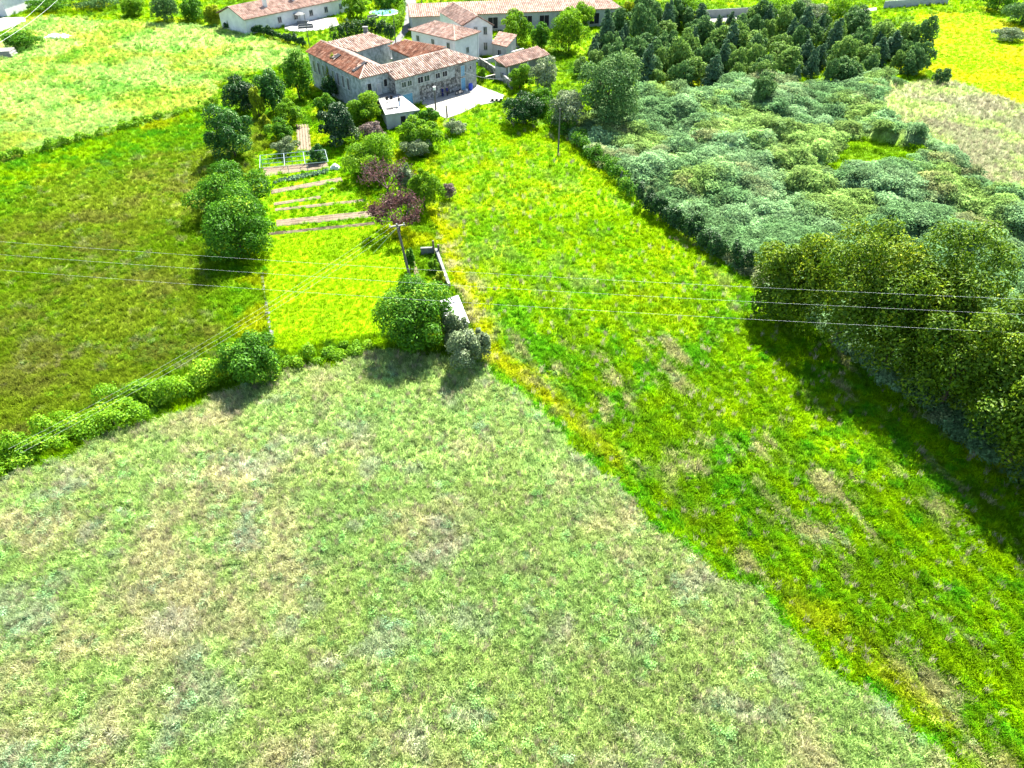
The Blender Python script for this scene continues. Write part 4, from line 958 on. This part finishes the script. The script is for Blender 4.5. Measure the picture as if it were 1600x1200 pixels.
for i in range(4):
    mb = MB(); t0, t1 = i / 4, (i + 1) / 4 - .012
    z_ = Vector((0, 0, .02 * (i % 2)))
    mb.hexa([p - Vector((0, 0, .06)) + z_ for p in (a.lerp(d, t0), b.lerp(c, t0), b.lerp(c, t1), a.lerp(d, t1))] + [p + z_ for p in (a.lerp(d, t0), b.lerp(c, t0), b.lerp(c, t1), a.lerp(d, t1))]); mb.build('roof_sheet', M['shed_roof'], sh)
mb = MB(); mb.obox(a.lerp(b, .5).lerp(d, .2) + Vector((0, 0, .03)), (b - a) * .7, (d - a).normalized() * .15, (0, 0, .1)); mb.build('plank', M['wall_clean'], sh)
Z_NOGRASS.append(s)
# low kerb between left field and lawn
ed = thing('stone_edging', 'low broken line of pale stones between the left field and the lawn', 'edging', (*G(408, 425), 0))
for i in range(34):
    t = (i + random.random() * .5) / 34; p = G3(408, 425).lerp(G3(424, 528), t); z_ = random.uniform(.0, .09); a_ = random.uniform(-.4, .4)
    mb = MB(); u_ = Vector((math.cos(a_ + 1.2), math.sin(a_ + 1.2), 0)) * random.uniform(.1, .26); v_ = Vector((-u_.y, u_.x, 0)).normalized() * random.uniform(.12, .22); k0 = p + Vector((random.uniform(-.08, .08), 0, -.06))
    mb.hexa([k0 - u_ - v_, k0 + u_ - v_, k0 + u_ + v_, k0 - u_ + v_] + [k0 + q_ + Vector((0, 0, .06 + z_)) for q_ in ((-u_ - v_) * .8, (u_ - v_) * .7, (u_ + v_) * .75, (v_ - u_) * .8)]); mb.build('stone', M['concrete_dark'], ed)
# trellis frame
tf = thing('trellis_frame', 'galvanised pipe frame standing over the vegetable beds', 'trellis', (*G(410, 268), 0))
bl, br = G3(411, 263), G3(511, 254); fl, frr = G3(409, 276), G3(515, 266)
up = Vector((0, 0, 1)); hh = 2.1
for t in (0, .36, .66, 1):
    p = bl.lerp(br, t); mb = MB(); mb.tube(p, p + up * hh, .06); mb.build('post', M['steel'], tf)
for t in (0, .4, .68):
    p = fl.lerp(frr, t); mb = MB(); mb.tube(p, p + up * 1.4, .05); mb.build('post', M['steel'], tf)
for z_ in (.7, 1.4, 2.06):
    mb = MB(); mb.tube(bl + up * z_, br + up * z_, .05); mb.build('rail', M['steel'], tf)
mb = MB(); mb.tube(fl + up * 1.38, frr + up * 1.38, .04); mb.build('rail', M['steel'], tf)
for t in (0, .36, .66, 1): mb = MB(); mb.tube(bl.lerp(br, t) + up * 2.06, fl.lerp(frr, t) + up * 1.38, .04); mb.build('brace', M['steel'], tf)
for i in range(14):
    mb = MB(); p = bl.lerp(br, (i + .5) / 14); mb.tube(p, p + up * 2.0, .018, k=4); mb.build('string_bar', M['steel'], tf)
# cabbages along the frame
cab = None
rng = np.random.default_rng(5)
V, F, t = leaf_cloud([(0, 0, .18, .3, .3, .25)], 60, .34, rng, cull=False, narrow=.8); cm = tri_mesh('leaves', V, F, t)
LM['cabbage'] = leafmat('cabbage_leaf', (.07, .15, .07), (.16, .26, .14), (.26, .34, .2), trans=.2)
for i in range(26):
    p = G3(428, 288).lerp(G3(514, 270), (i % 13 + .5) / 13) + Vector((random.uniform(-.15, .15), (i // 13) * .7, 0))
    o = link('cabbage', cm, LM['cabbage']); o.location = p; o.rotation_euler = (0, 0, random.random() * 6); tag(o, f"pale green cabbage, {nth(i % 13 + 1)} from the left in the {'front' if i < 13 else 'back'} row before the trellis frame", 'cabbage', 'cabbages in the vegetable bed')
# white sheet / fleece and a stone
def crumpled(name, label, cat, c, sx, sy, hz, mat, seed):
    rg = np.random.default_rng(seed); n = 9; V = []; F = []
    for j in range(n):
        for i in range(n):
            u, v = i / (n - 1) - .5, j / (n - 1) - .5; e = max(abs(u), abs(v)) * 2
            V.append((c[0] + u * sx + rg.normal() * .04 * sx, c[1] + v * sy + rg.normal() * .04 * sy, (hz * (1 - e ** 3) * (.45 + .7 * rg.random()) if e < .99 else .0) + .03))
    F = [(j * n + i, j * n + i + 1, (j + 1) * n + i + 1, (j + 1) * n + i) for j in range(n - 1) for i in range(n - 1)]
    me = tri_mesh(name, V, F, np.zeros(len(V))); return tag(link(name, me, mat), label, cat)
crumpled('fleece_heap', 'white crumpled fleece heap at the right end of the trellis bed', 'heap', G(524, 264), 1.6, 1.0, .8, M['whitep'], 1)
crumpled('tarpaulin', 'white tarpaulin lying on the far left field', 'tarpaulin', G(90, 58), 5.5, 3.0, .7, M['whitep'], 2)
crumpled('stone_heap', 'small pale stone in the yellow grass above the rows', 'stone', G(520, 297), .7, .5, .35, M['concrete'], 3)
crumpled('stone_heap', 'pale stone at the near corner of the lawn edge', 'stone', G(418, 490), .6, .5, .25, M['concrete_dark'], 4)
# pile of sheets at the far left edge
pl_ = thing('slab_pile', 'pile of pale slabs at the left edge of the far field', 'pile', (*G(8, 88), 0))
for i in range(6): mb = MB(); c = G(6, 88); mb.obox((c[0] + .15 * (i % 2), c[1] + .1 * i, .02 + i * .22), (5 - .3 * i, .6, 0), (-.4, 3, 0), (0, 0, .17)); mb.build('slab', M['paving'], pl_)

# ------------------------------------------------------------------ poles and wires
def pole(name, label, base, top, r=.13, arm=None):
    root = thing(name, label, 'pole', tuple(base))
    mb = MB(); mb.tube(base - Vector((0, 0, .3)), top, r * 1.2, r * .8, 8); mb.build('mast', M['polewood'], root)
    if arm:
        a = Vector(arm).normalized(); mb = MB(); mb.obox(top - Vector((0, 0, .25)), a * 1.8, Vector((-a.y, a.x, 0)) * .12, (0, 0, .12)); mb.build('crossarm', M['concrete'], root)
        for t in (-.8, 0, .8): mb = MB(); mb.tube(top + a * t - Vector((0, 0, .13)), top + a * t + Vector((0, 0, .1)), .06, .04); mb.build('insulator', M['whitep'], root)
    return root
pb = G3(644, 446); pt = Vector((pb.x - 1.1, pb.y + .6, 7.6)); 
pole('utility_pole', 'leaning wooden power pole in front of the dark red plum tree', pb, pt, .15, (1, .3, 0))
gb = G3(583, 396); mb = MB(); mb.tube(gb, pt - Vector((0, 0, .4)), .018, k=4); tag(mb.build('guy_wire', M['wire']), 'thin guy wire from the leaning pole down to the lawn', 'wire')
p2 = G3(872, 243); pole('utility_pole', 'slim upright pole standing at the right field hedge', p2, p2 + Vector((0, 0, 7.5)), .12)
p3 = G3(681, 172); pl3 = pole('lamp_post', 'grey yard post with a white lamp head, left of the two yard posts', p3, p3 + Vector((0, 0, 3.6)), .14)
mb = MB(); mb.box(p3.x, p3.y, 3.6, .38, .38, .5); mb.box(p3.x, p3.y, 4.1, .48, .48, .1); mb.build('lamp_head', M['whitep'], pl3)
p3 = G3(699, 184); pole('yard_post', 'short dark post at the near edge of the concrete yard', p3, p3 + Vector((-.1, 0, 2.2)), .14)
p3 = G3(755, 176 - 76); 
p3 = G3(966, 290); fp = pole('fence_post', 'short crooked wooden post in the shrub row on the right', p3, p3 + Vector((.4, .1, 2.2)), .12)
p4 = G3(619, 73); pole('utility_pole', 'thin street pole beside the lane behind the farmhouse', p4, p4 + Vector((0, 0, 6.5)), .1)
p4 = G3(661, 32); pole('utility_pole', 'thin pole at the bend of the lane by the long barn', p4, p4 + Vector((0, 0, 7)), .1)
p4 = G3(484, 75); pole('utility_pole', 'thin pale pole at the far gable of the left wing', p4, p4 + Vector((0, 0, 7.5)), .08)
def ray_at(px, py, Y):
    u = (px - 800) / FPX; v = (600 - py) / FPX; d = Vector((u, CP + v * SP, -SP + v * CP)); t = Y / d.y
    return Vector((0, 0, CAM_H)) + d * t
def span(label, a, b, sag, r=.008, name='power_line', ext=0, cat='wire', group=None):
    mb = MB(); n = 40; pts = []
    for i in range(n + 1):
        t = i / n; p = a.lerp(b, t); p.z -= sag * 4 * t * (1 - t); pts.append(p)
    for p, q_ in zip(pts[:-1], pts[1:]): mb.tube(p, q_, r, k=5)
    return tag(mb.build(name, M['wire']), label, cat, group)
for nm, yl, yr in (('uppermost', 377, 468), ('middle', 397, 492), ('lowest', 421, 521)):
    # the line crosses the valley ten metres above the grass, strung between pylons outside the picture
    a = ray_at(-60, yl - 4, 62 - (yl - 377) * .012); b = ray_at(1660, yr + 2, 47 - (yr - 468) * .012)
    span(f'{nm} of the three power lines strung across the fields', a, b, .5, .005)
c = G3(330, 606, 0); lowp = Vector((c.x - 9, c.y - 14, 5.5))
for i, nm in enumerate(('left', 'middle', 'right')):
    span(f'{nm} of three service wires running from the leaning pole towards the bramble bank', pt + Vector((-.8 + .8 * i, .1, .1)), lowp + Vector((-.6 + .6 * i, -.2 * i, 0)), .9, .0035, 'service_wire')
a = ray_at(0, 66, 150); b = ray_at(92, -2, 205); span('pale overhead wire crossing the far left corner', a, b, .4, .018, 'service_wire')
a = ray_at(0, 56, 155); b = ray_at(72, -2, 208); span('second pale overhead wire in the far left corner', a, b, .4, .018, 'service_wire')
a = wp(725, 112) + Vector((0, -.2, 0)); span('slack black cable from the farmhouse wall towards the barn', a, G3(800, 122, 2.6), .6, .025, 'slack_cable').data.materials[0] = M['wall_clean']

# ------------------------------------------------------------------ people
def person(label, loc, rz, top, legs, seed=0):
    root = thing('person', label, 'person', loc, rz=rz)
    me = bpy.data.meshes.new('body')
    J = [(0, 0, .95), (0, 0, 1.15), (0, .01, 1.38), (0, 0, 1.50), (0, .02, 1.60), (0, .02, 1.72),
         (.19, 0, 1.40), (.24, .02, 1.13), (.22, .12, .90), (-.19, 0, 1.40), (-.24, .02, 1.13), (-.22, .10, .90),
         (.10, 0, .90), (.11, .02, .50), (.11, 0, .09), (.12, .14, .04), (-.10, 0, .90), (-.12, .04, .50), (-.12, -.03, .09), (-.13, .11, .04),
         (.215, .16, .82), (-.215, .14, .82)]
    Ed = [(0, 1), (1, 2), (2, 3), (3, 4), (4, 5), (2, 6), (6, 7), (7, 8), (2, 9), (9, 10), (10, 11), (0, 12), (12, 13), (13, 14), (14, 15), (0, 16), (16, 17), (17, 18), (18, 19), (8, 20), (11, 21)]
    Rd = [.15, .135, .16, .06, .095, .075, .075, .052, .04, .075, .052, .04, .095, .068, .048, .042, .095, .068, .048, .042, .035, .035]
    me.from_pydata(J, Ed, []); o = bpy.data.objects.new('body', me); COL.objects.link(o); o.parent = root
    sk = o.modifiers.new('skin', 'SKIN'); ss = o.modifiers.new('sub', 'SUBSURF'); ss.levels = ss.render_levels = 1
    for v, r in zip(me.skin_vertices[0].data, Rd): v.radius = (r, r)
    me.skin_vertices[0].data[0].use_root = True
    me.materials.append(top)
    mb = MB(); 
    for s_ in (-1, 1): mb.tube((s_ * .10, 0, .93), (s_ * .115, .02, .5), .115, .085, 8); mb.tube((s_ * .115, .02, .52), (s_ * .115, 0, .1), .088, .07, 8)
    mb.build('trousers', legs, root, False)
    mb = MB(); k = 8
    for i in range(5):
        z0, z1 = 1.56 + i * .04, 1.6 + i * .04; f = lambda z: .1 * math.sqrt(max(.05, 1 - ((z - 1.66) / .13) ** 2)); mb.tube((0, .02, z0), (0, .02, z1), f(z0), f(z1), 8)
    mb.build('head', M['skin'], root, False)
    mb = MB(); mb.tube((0, -.005, 1.66), (0, 0, 1.8), .108, .06, 8); mb.build('hair', M['hair'], root, False)
    mb = MB(); [mb.tube((s_ * .22, .11, .90), (s_ * .215, .15, .80), .045, .03, 6) for s_ in (-1, 1)]; mb.build('hands', M['skin'], root, False)
    return root
p = G3(692, 152); person('person in navy clothes, left of the two standing before the stone wall', (p.x, p.y, .1), 2.6, M['navy'], M['navy'])
p = G3(699, 151); person('person in dark blue clothes, right of the two standing before the stone wall', (p.x, p.y + .1, .1), -2.0, M['navy'], M['black'])
p = G3(624.5, 166, zo); person('person standing on the flat white outbuilding roof', (p.x, p.y, zo), 1.0, M['black'], M['pale_cloth'])

# things on the flat roof
def chair(label, p, rz):
    root = thing('garden_chair', label, 'chair', p, 'chairs on the flat roof', rz)
    mb = MB(); mb.box(0, 0, .42, .5, .5, .05); mb.build('seat', M['black'], root, False)
    mb = MB(); mb.box(0, .25, .48, .5, .05, .5); mb.build('backrest', M['black'], root, False)
    for sx in (-.22, .22):
        for sy in (-.22, .22): mb = MB(); mb.tube((sx, sy, 0), (sx, sy, .42), .025); mb.build('leg', M['black'], root, False)
p = G3(606, 160, zo); chair('left black chair on the flat white roof', p, .6)
p = G3(611, 158.5, zo); chair('right black chair on the flat white roof', p, -.4)
for lb, x, y, m_ in (('dark flat patch on the flat white roof, nearer the left corner', 609, 170, 'black'), ('dark layered patch on the flat white roof, beside the standing person', 616, 168, 'concrete_dark')):
    c = G3(x, y, zo); mb = MB(); mb.obox(c + Vector((0, 0, .01)), (1.2, .25, 0), (-.15, .8, 0), (0, 0, .08)); mb.obox(c + Vector((.2, .1, .09)), (.7, .2, 0), (-.1, .5, 0), (0, 0, .06)); tag(mb.build('dark_roof_patch', M[m_]), lb, 'mat')  # low dark boxes stacked in two layers on the slab

# motorbike, barrel, bench of slabs, tank and table
p = G3(718, 148); mk = thing('motorbike', 'dark motorbike parked against the stone wall near the blue door', 'motorbike', (p.x, p.y, .1), rz=math.atan2(e1.y, e1.x))
for x in (-.7, .7):
    mb = MB(); n = 14
    for i in range(n):
        a0_, a1_ = 6.283 * i / n, 6.283 * (i + 1) / n; mb.tube((x + .3 * math.cos(a0_), 0, .32 + .3 * math.sin(a0_)), (x + .3 * math.cos(a1_), 0, .32 + .3 * math.sin(a1_)), .06, k=6)
    wh = mb.build('wheel', M['black'], mk, False); mb = MB(); mb.tube((x, -.05, .32), (x, .05, .32), .2, k=10); mb.build('hub', M['chrome'], wh, False)
mb = MB(); mb.hexa([(-.25, -.14, .3), (.3, -.14, .3), (.3, .14, .3), (-.25, .14, .3), (-.2, -.12, .65), (.4, -.12, .72), (.4, .12, .72), (-.2, .12, .65)]); mb.build('engine', M['chrome'], mk, False)
mb = MB(); mb.hexa([(-.05, -.14, .68), (.45, -.14, .76), (.45, .14, .76), (-.05, .14, .68), (0, -.11, .9), (.38, -.12, .98), (.38, .12, .98), (0, .11, .9)]); mb.build('fuel_tank', M['black'], mk, False)
mb = MB(); mb.hexa([(-.75, -.13, .74), (-.05, -.15, .7), (-.05, .15, .7), (-.75, .13, .74), (-.78, -.12, .84), (-.05, -.14, .8), (-.05, .14, .8), (-.78, .12, .84)]); mb.build('saddle', M['black'], mk, False)
mb = MB(); mb.tube((.7, 0, .32), (.42, 0, 1.02), .04); mb.tube((.4, -.35, 1.05), (.4, .35, 1.05), .025); mb.build('handlebar', M['chrome'], mk, False)
p = G3(738, 141); mb = MB(); n = 8
for i in range(n): z0, z1 = i * 1.1 / n, (i + 1) * 1.1 / n; f = lambda z: .38 + .05 * math.sin(math.pi * z / 1.1) + .02 * math.cos(z * 17); mb.tube((0, 0, z0), (0, 0, z1), f(z0), f(z1), 14)
rt = thing('barrel', 'blue plastic barrel at the farmhouse corner', 'barrel', (p.x - .3, p.y, .1)); mb.build('drum', M['blue'], rt, False); mb = MB(); mb.tube((0, 0, 1.1), (0, 0, 1.18), .36, .34, 14); mb.build('lid', M['blue'], rt, False)
p = G3(734, 142); tag((lambda m_: m_.tube((p.x - .6, p.y - .4, .1), (p.x - .6, p.y - .4, .5), .25, .2, 10).build('bucket', M['whitep']))(MB()), 'white bucket beside the blue barrel', 'bucket')
p = G3(776, 158); sb = thing('slab_bench', 'low bench of white slabs on dark blocks at the right end of the yard', 'bench', (p.x, p.y, 0))
mb = MB(); mb.box(0, 0, .5, 2.3, .8, .12); mb.build('top', M['whitep'], sb, False)
for x in (-.8, 0, .8): mb = MB(); mb.box(x, 0, -.05, .45, .6, .55); mb.build('block', M['black'], sb, False)
p = G3(601, 84, 2.6); tk = thing('water_tank', 'grey water tank on legs standing in the courtyard', 'tank', (p.x, p.y, 0))
mb = MB(); mb.tube((0, 0, 2.2), (0, 0, 4.0), 1.0, 1.0, 14); mb.tube((0, 0, 4.0), (0, 0, 4.25), 1.0, .3, 14); mb.build('vessel', M['wall_clean'], tk, False)
for x, y in ((-.6, -.6), (.6, -.6), (.6, .6), (-.6, .6)): mb = MB(); mb.box(x, y, -.1, .15, .15, 2.3); mb.build('leg', M['timber'], tk, False)
p = G3(611, 90, 2.9); ct = thing('courtyard_canopy', 'white sheet canopy over the courtyard steps', 'canopy', (p.x, p.y, 0))
mb = MB(); mb.hexa([(-1.4, -.9, 2.85), (1.4, -.9, 2.85), (1.4, .9, 3.05), (-1.4, .9, 3.05), (-1.4, -.9, 2.92), (1.4, -.9, 2.92), (1.4, .9, 3.12), (-1.4, .9, 3.12)]); mb.build('sheet', M['roofslab'], ct, False)
for x, y in ((-1.3, -.8), (1.3, -.8), (1.3, .8), (-1.3, .8)): mb = MB(); mb.tube((x, y, -.1), (x, y, 2.9), .05); mb.build('post', M['timber'], ct, False)

# villa garden: pool, pergola, seats
p = G(601, 20); pool = thing('swimming_pool', 'small round pool in the villa garden', 'pool', (p[0], p[1], 0))
mb = MB(); mb.tube((0, 0, -.1), (0, 0, .16), 4.1, 4.1, 24); mb.build('rim', M['wall_clean'], pool, False); mb = MB(); mb.tube((0, 0, 0), (0, 0, .18), 3.6, 3.6, 24); mb.build('water', M['pool'], pool, False)
def sofa(label, p, rz, L=2.2):
    s_ = thing('garden_sofa', label, 'sofa', p, rz=rz)
    mb = MB(); mb.box(0, 0, .08, L, .8, .35); mb.build('seat', M['concrete_dark'], s_, False); mb = MB(); mb.box(0, .32, .43, L, .16, .4); mb.build('backrest', M['concrete_dark'], s_, False)
    for sx in (-1, 1): mb = MB(); mb.box(sx * (L / 2 + .09), 0, .02, .16, .8, .6); mb.build('armrest', M['concrete_dark'], s_, False)
sofa('long grey sofa on the villa patio', (*G(478, 44), .09), .3, 3.4); sofa('grey sofa facing the villa, behind the patio table', (*G(474, 38), .09), 3.3, 2.6); sofa('dark sofa beside the round pool', (*G(583, 29), 0), .5, 2.6)
p = G(486, 39); tb = thing('patio_table', 'white low table between the patio sofas', 'table', (p[0], p[1], .09)); mb = MB(); mb.box(0, 0, .4, 1.6, .9, .08); mb.build('top', M['whitep'], tb, False)
for x in (-.6, .6): mb = MB(); mb.box(x, 0, 0, .1, .7, .4); mb.build('leg', M['whitep'], tb, False)
p = G(470, 37); um = thing('parasol', 'grey parasol on the villa patio', 'parasol', (p[0], p[1], .09)); mb = MB(); mb.tube((0, 0, 0), (0, 0, 2.6), .04); mb.build('pole', M['concrete_dark'], um, False); mb = MB(); mb.tube((0, 0, 2.2), (0, 0, 2.7), 1.5, .05, 10); mb.build('canopy', M['concrete_dark'], um, False)

# ------------------------------------------------------------------ grass and weeds
PC = bpy.data.collections.new('grass_clumps')       # patterns for the grass; not linked to the scene
def clump(name, V, F, t, mat):
    me = tri_mesh(name, V, F, t); me.materials.append(mat); o = bpy.data.objects.new(name, me); PC.objects.link(o)
GRASS = leafmat('grass_blade', (.62, .66, .6), (1.0, 1.0, 1.0), (1.25, 1.2, 1.3), trans=.45, gloss=0.0, instancer=True)
WEED = leafmat('weed_leaf', (.5, .56, .5), (.95, 1.0, .95), (1.3, 1.25, 1.4), trans=.42, gloss=0.0, instancer=True)
def blades(n, rad, h0, h1, wd, lean, rng):
    th = rng.random(n) * 6.283; r = rad * np.sqrt(rng.random(n)); bx, by = r * np.cos(th), r * np.sin(th)
    hh = h0 + (h1 - h0) * rng.random(n); la = rng.random(n) * 6.283; ln = lean * hh * (.3 + rng.random(n))
    fa = rng.random(n) * 6.283; wx, wy = np.cos(fa) * wd / 2, np.sin(fa) * wd / 2
    z = np.zeros(n); mx, my = bx + np.cos(la) * ln * .3, by + np.sin(la) * ln * .3; tx, ty = bx + np.cos(la) * ln, by + np.sin(la) * ln
    V = np.stack([np.stack([bx - wx, by - wy, z - .03], 1), np.stack([bx + wx, by + wy, z - .03], 1), np.stack([mx + wx * .8, my + wy * .8, hh * .6], 1), np.stack([mx - wx * .8, my - wy * .8, hh * .6], 1), np.stack([tx, ty, hh * .97], 1)], 1).reshape(-1, 3)
    k = np.arange(n) * 5
    F = np.concatenate([np.stack([k, k + 1, k + 2], 1), np.stack([k, k + 2, k + 3], 1), np.stack([k + 3, k + 2, k + 4], 1)])
    return V, F, np.repeat(rng.random(n), 5)
rg = np.random.default_rng(77)
clump('a0', *blades(26, .34, .10, .26, .055, .8, rg), GRASS)        # short turf
clump('a1', *blades(26, .36, .10, .28, .055, .9, rg), GRASS)
clump('b0', *blades(30, .30, .3, .65, .05, .6, rg), GRASS)          # tall tuft
clump('b1', *blades(30, .34, .3, .75, .05, .7, rg), GRASS)
clump('c0', *leaf_cloud([(0, 0, .12, .36, .36, .22), (.2, .1, .15, .25, .25, .2)], 70, .13, rg, cull=False, shell=.8), WEED)   # broad weeds
clump('c1', *leaf_cloud([(0, 0, .18, .42, .38, .32), (-.2, .15, .12, .25, .25, .2)], 90, .14, rg, cull=False, shell=.8), WEED)
clump('d0', *leaf_cloud([(0, 0, .25, .8, .8, .45), (.5, .3, .2, .5, .5, .4), (-.4, -.4, .2, .5, .5, .35)], 230, .22, rg, cull=False, shell=.5), WEED)  # bramble
clump('e0', *blades(14, .22, .5, .95, .028, .35, rg), GRASS)         # dry stalks
def stuff_object(name, label, cat, x, y, z, kinds, scl, col, rng):
    n = len(x); me = bpy.data.meshes.new(name); me.vertices.add(n); me.vertices.foreach_set('co', np.stack([x, y, z], 1).astype(np.float32).ravel())
    a = me.attributes.new('kindi', 'INT', 'POINT'); a.data.foreach_set('value', kinds.astype(np.int32))
    a = me.attributes.new('scl', 'FLOAT', 'POINT'); a.data.foreach_set('value', scl.astype(np.float32))
    a = me.attributes.new('rot', 'FLOAT_VECTOR', 'POINT'); rv = np.zeros((n, 3), np.float32); rv[:, 2] = rng.random(n) * 6.283; rv[:, 0] = rng.normal(size=n) * .12; rv[:, 1] = rng.normal(size=n) * .12; a.data.foreach_set('vector', rv.ravel())
    a = me.attributes.new('col', 'FLOAT_COLOR', 'POINT'); a.data.foreach_set('color', np.concatenate([col, np.ones((n, 1))], 1).astype(np.float32).ravel())
    o = link(name, me, None); tag(o, label, cat, kind='stuff')
    md = o.modifiers.new('clumps', 'NODES'); md.node_group = NG; return o
NG = bpy.data.node_groups.new('grow_clumps', 'GeometryNodeTree')
NG.interface.new_socket('Geometry', in_out='INPUT', socket_type='NodeSocketGeometry'); NG.interface.new_socket('Geometry', in_out='OUTPUT', socket_type='NodeSocketGeometry')
gi = NG.nodes.new('NodeGroupInput'); go = NG.nodes.new('NodeGroupOutput'); ip = NG.nodes.new('GeometryNodeInstanceOnPoints'); ci = NG.nodes.new('GeometryNodeCollectionInfo')
ci.inputs['Collection'].default_value = PC; ci.inputs['Separate Children'].default_value = True; ci.inputs['Reset Children'].default_value = True
def na(nm, ty): n_ = NG.nodes.new('GeometryNodeInputNamedAttribute'); n_.data_type = ty; n_.inputs[0].default_value = nm; return n_.outputs[0]
NG.links.new(gi.outputs[0], ip.inputs['Points']); NG.links.new(ci.outputs[0], ip.inputs['Instance']); ip.inputs['Pick Instance'].default_value = True
NG.links.new(na('kindi', 'INT'), ip.inputs['Instance Index']); NG.links.new(na('rot', 'FLOAT_VECTOR'), ip.inputs['Rotation']); NG.links.new(na('scl', 'FLOAT'), ip.inputs['Scale'])
NG.links.new(ip.outputs[0], go.inputs[0])

def scatter():
    rng = np.random.default_rng(5); X = []; Y = []; C = []
    for y0, y1, s_ in ((10, 40, .28), (40, 62, .345), (62, 90, .44), (90, 130, .58), (130, 170, .82), (170, 240, 1.2)):
        ys_ = np.arange(y0, y1, s_); hw = (y1 * CP + CAM_H * SP) * .80
        xs_ = np.arange(-hw, hw, s_); gx, gy = np.meshgrid(xs_, ys_); gx = gx.ravel() + rng.uniform(-.5, .5, gx.size) * s_; gy = gy.ravel() + rng.uniform(-.5, .5, gy.size) * s_
        lim = (gy * CP + CAM_H * SP) * .80; k = np.abs(gx) < lim; X.append(gx[k]); Y.append(gy[k]); C.append(np.full(k.sum(), s_))
    x = np.concatenate(X); y = np.concatenate(Y); s_ = np.concatenate(C); n = len(x)
    z = zone_of(x, y)
    bad = np.zeros(n, bool)
    for p in Z_NOGRASS: bad |= inpoly(x, y, p)
    k = ~bad; x, y, s_, z = x[k], y[k], s_[k], z[k]; n = len(x)
    col = colour_of(x, y, z); r = rng.random(n)
    n2 = fbm(x, y, 4.5, 5); n3 = fbm(x, y, 1.6, 9, 3); big = fbm(x, y, 2.6, 301, 3)
    kind = np.where(rng.random(n) < .5, 0, 1); scl = .8 + .5 * rng.random(n)
    def setk(m, ks, lo, hi):
        kind[m] = rng.choice(ks, m.sum()); scl[m] = lo + (hi - lo) * rng.random(m.sum())
    tall = ((z == 1) & (r < .45)) | ((z == 3) & (r < .14 + .25 * sstep(.5, .6, n3))) | ((z == 4) & (r < .5)) | ((z == 5) & (r < .45)) | ((z == 8) & (r < .4)) | ((z == 0) & (r < .3)) | ((z == 10) & (r < .7))
    setk(tall, [2, 3], .6, 1.1)
    r2 = rng.random(n)
    weed = ((z == 3) & (r2 < .5 * sstep(.5, .64, big))) | ((z == 8) & (r2 < .5)) | ((z == 5) & (r2 < .3)) | ((z == 4) & (r2 < .16 * sstep(.5, .6, big))) | ((z == 1) & (r2 < .35 * sstep(.55, .65, big))) | ((z == 9) & (r2 < .4))
    setk(weed, [4, 5], .55, 1.15)
    m3 = weed & (z == 3); scl[m3] *= .78
    col[weed] *= np.array((.72, .9, .9))
    br = ((z == 6) & (r2 < .30 + .6 * sstep(.4, .52, big))) | ((z == 11) & (r2 < .03)); setk(br, [6], .5, 1.5)
    dry = ((z == 4) & (r2 > .86)) | ((z == 3) & (r2 > .965)) | ((z == 10) & (r2 > .8)); setk(dry, [7], .7, 1.1); col[dry] = np.array((.33, .29, .19)) * (.7 + .6 * rng.random((dry.sum(), 1)))
    lawn = (z == 2) | (z == 9) | (z == 7); scl[lawn & (kind < 2)] *= .8
    scl *= 1 + np.clip((s_ - .3) * .75, 0, .8)
    vv = -x * SD[1] + y * SD[0]; sw = np.sin(vv * 2 * math.pi / 1.7 + 1.6 * fbm(x, y, 5, 401, 2)); m3 = (z == 3) & (y < 75) & (kind < 6)
    scl[m3] *= (1 + .22 * sw[m3])
    col *= (.62 + .76 * rng.random((n, 1)) ** 1.2)
    hz = height_of(x, y) - .03
    flat = (np.hypot(x - HOUSE_CENTER[0], y - HOUSE_CENTER[1]) < 24) | ((y > 166) & (np.abs(x) < 110) & ~inpoly(x, y, Z_SCRUB)); hz[flat] = -.03
    lab = [((1,), 'meadow_grass', 'olive brown uncut meadow grass of the left field'), ((2, 9), 'lawn_grass', 'bright green mown grass of the garden lawn and beds'), ((3,), 'meadow_grass', 'yellow green weedy meadow grass of the right field'),
           ((4,), 'meadow_grass', 'pale dry meadow grass filling the foreground field'), ((5,), 'meadow_grass', 'yellowish meadow grass of the far left field'), ((6,), 'bramble_scrub', 'grey green bramble scrub covering the ground beyond the boundary hedge'),
           ((7, 10, 11), 'meadow_grass', 'bright and dry grass of the fields in the upper right'), ((0, 8), 'rough_grass', 'rough weeds and grass round the farmhouse and neighbouring gardens')]
    for zs, nm, lb in lab:
        m = np.isin(z, zs); stuff_object(nm, lb, 'scrub' if 'bramble' in nm else 'grass', x[m], y[m], hz[m], kind[m], scl[m], col[m], rng)
    print('grass clumps', n)
scatter()
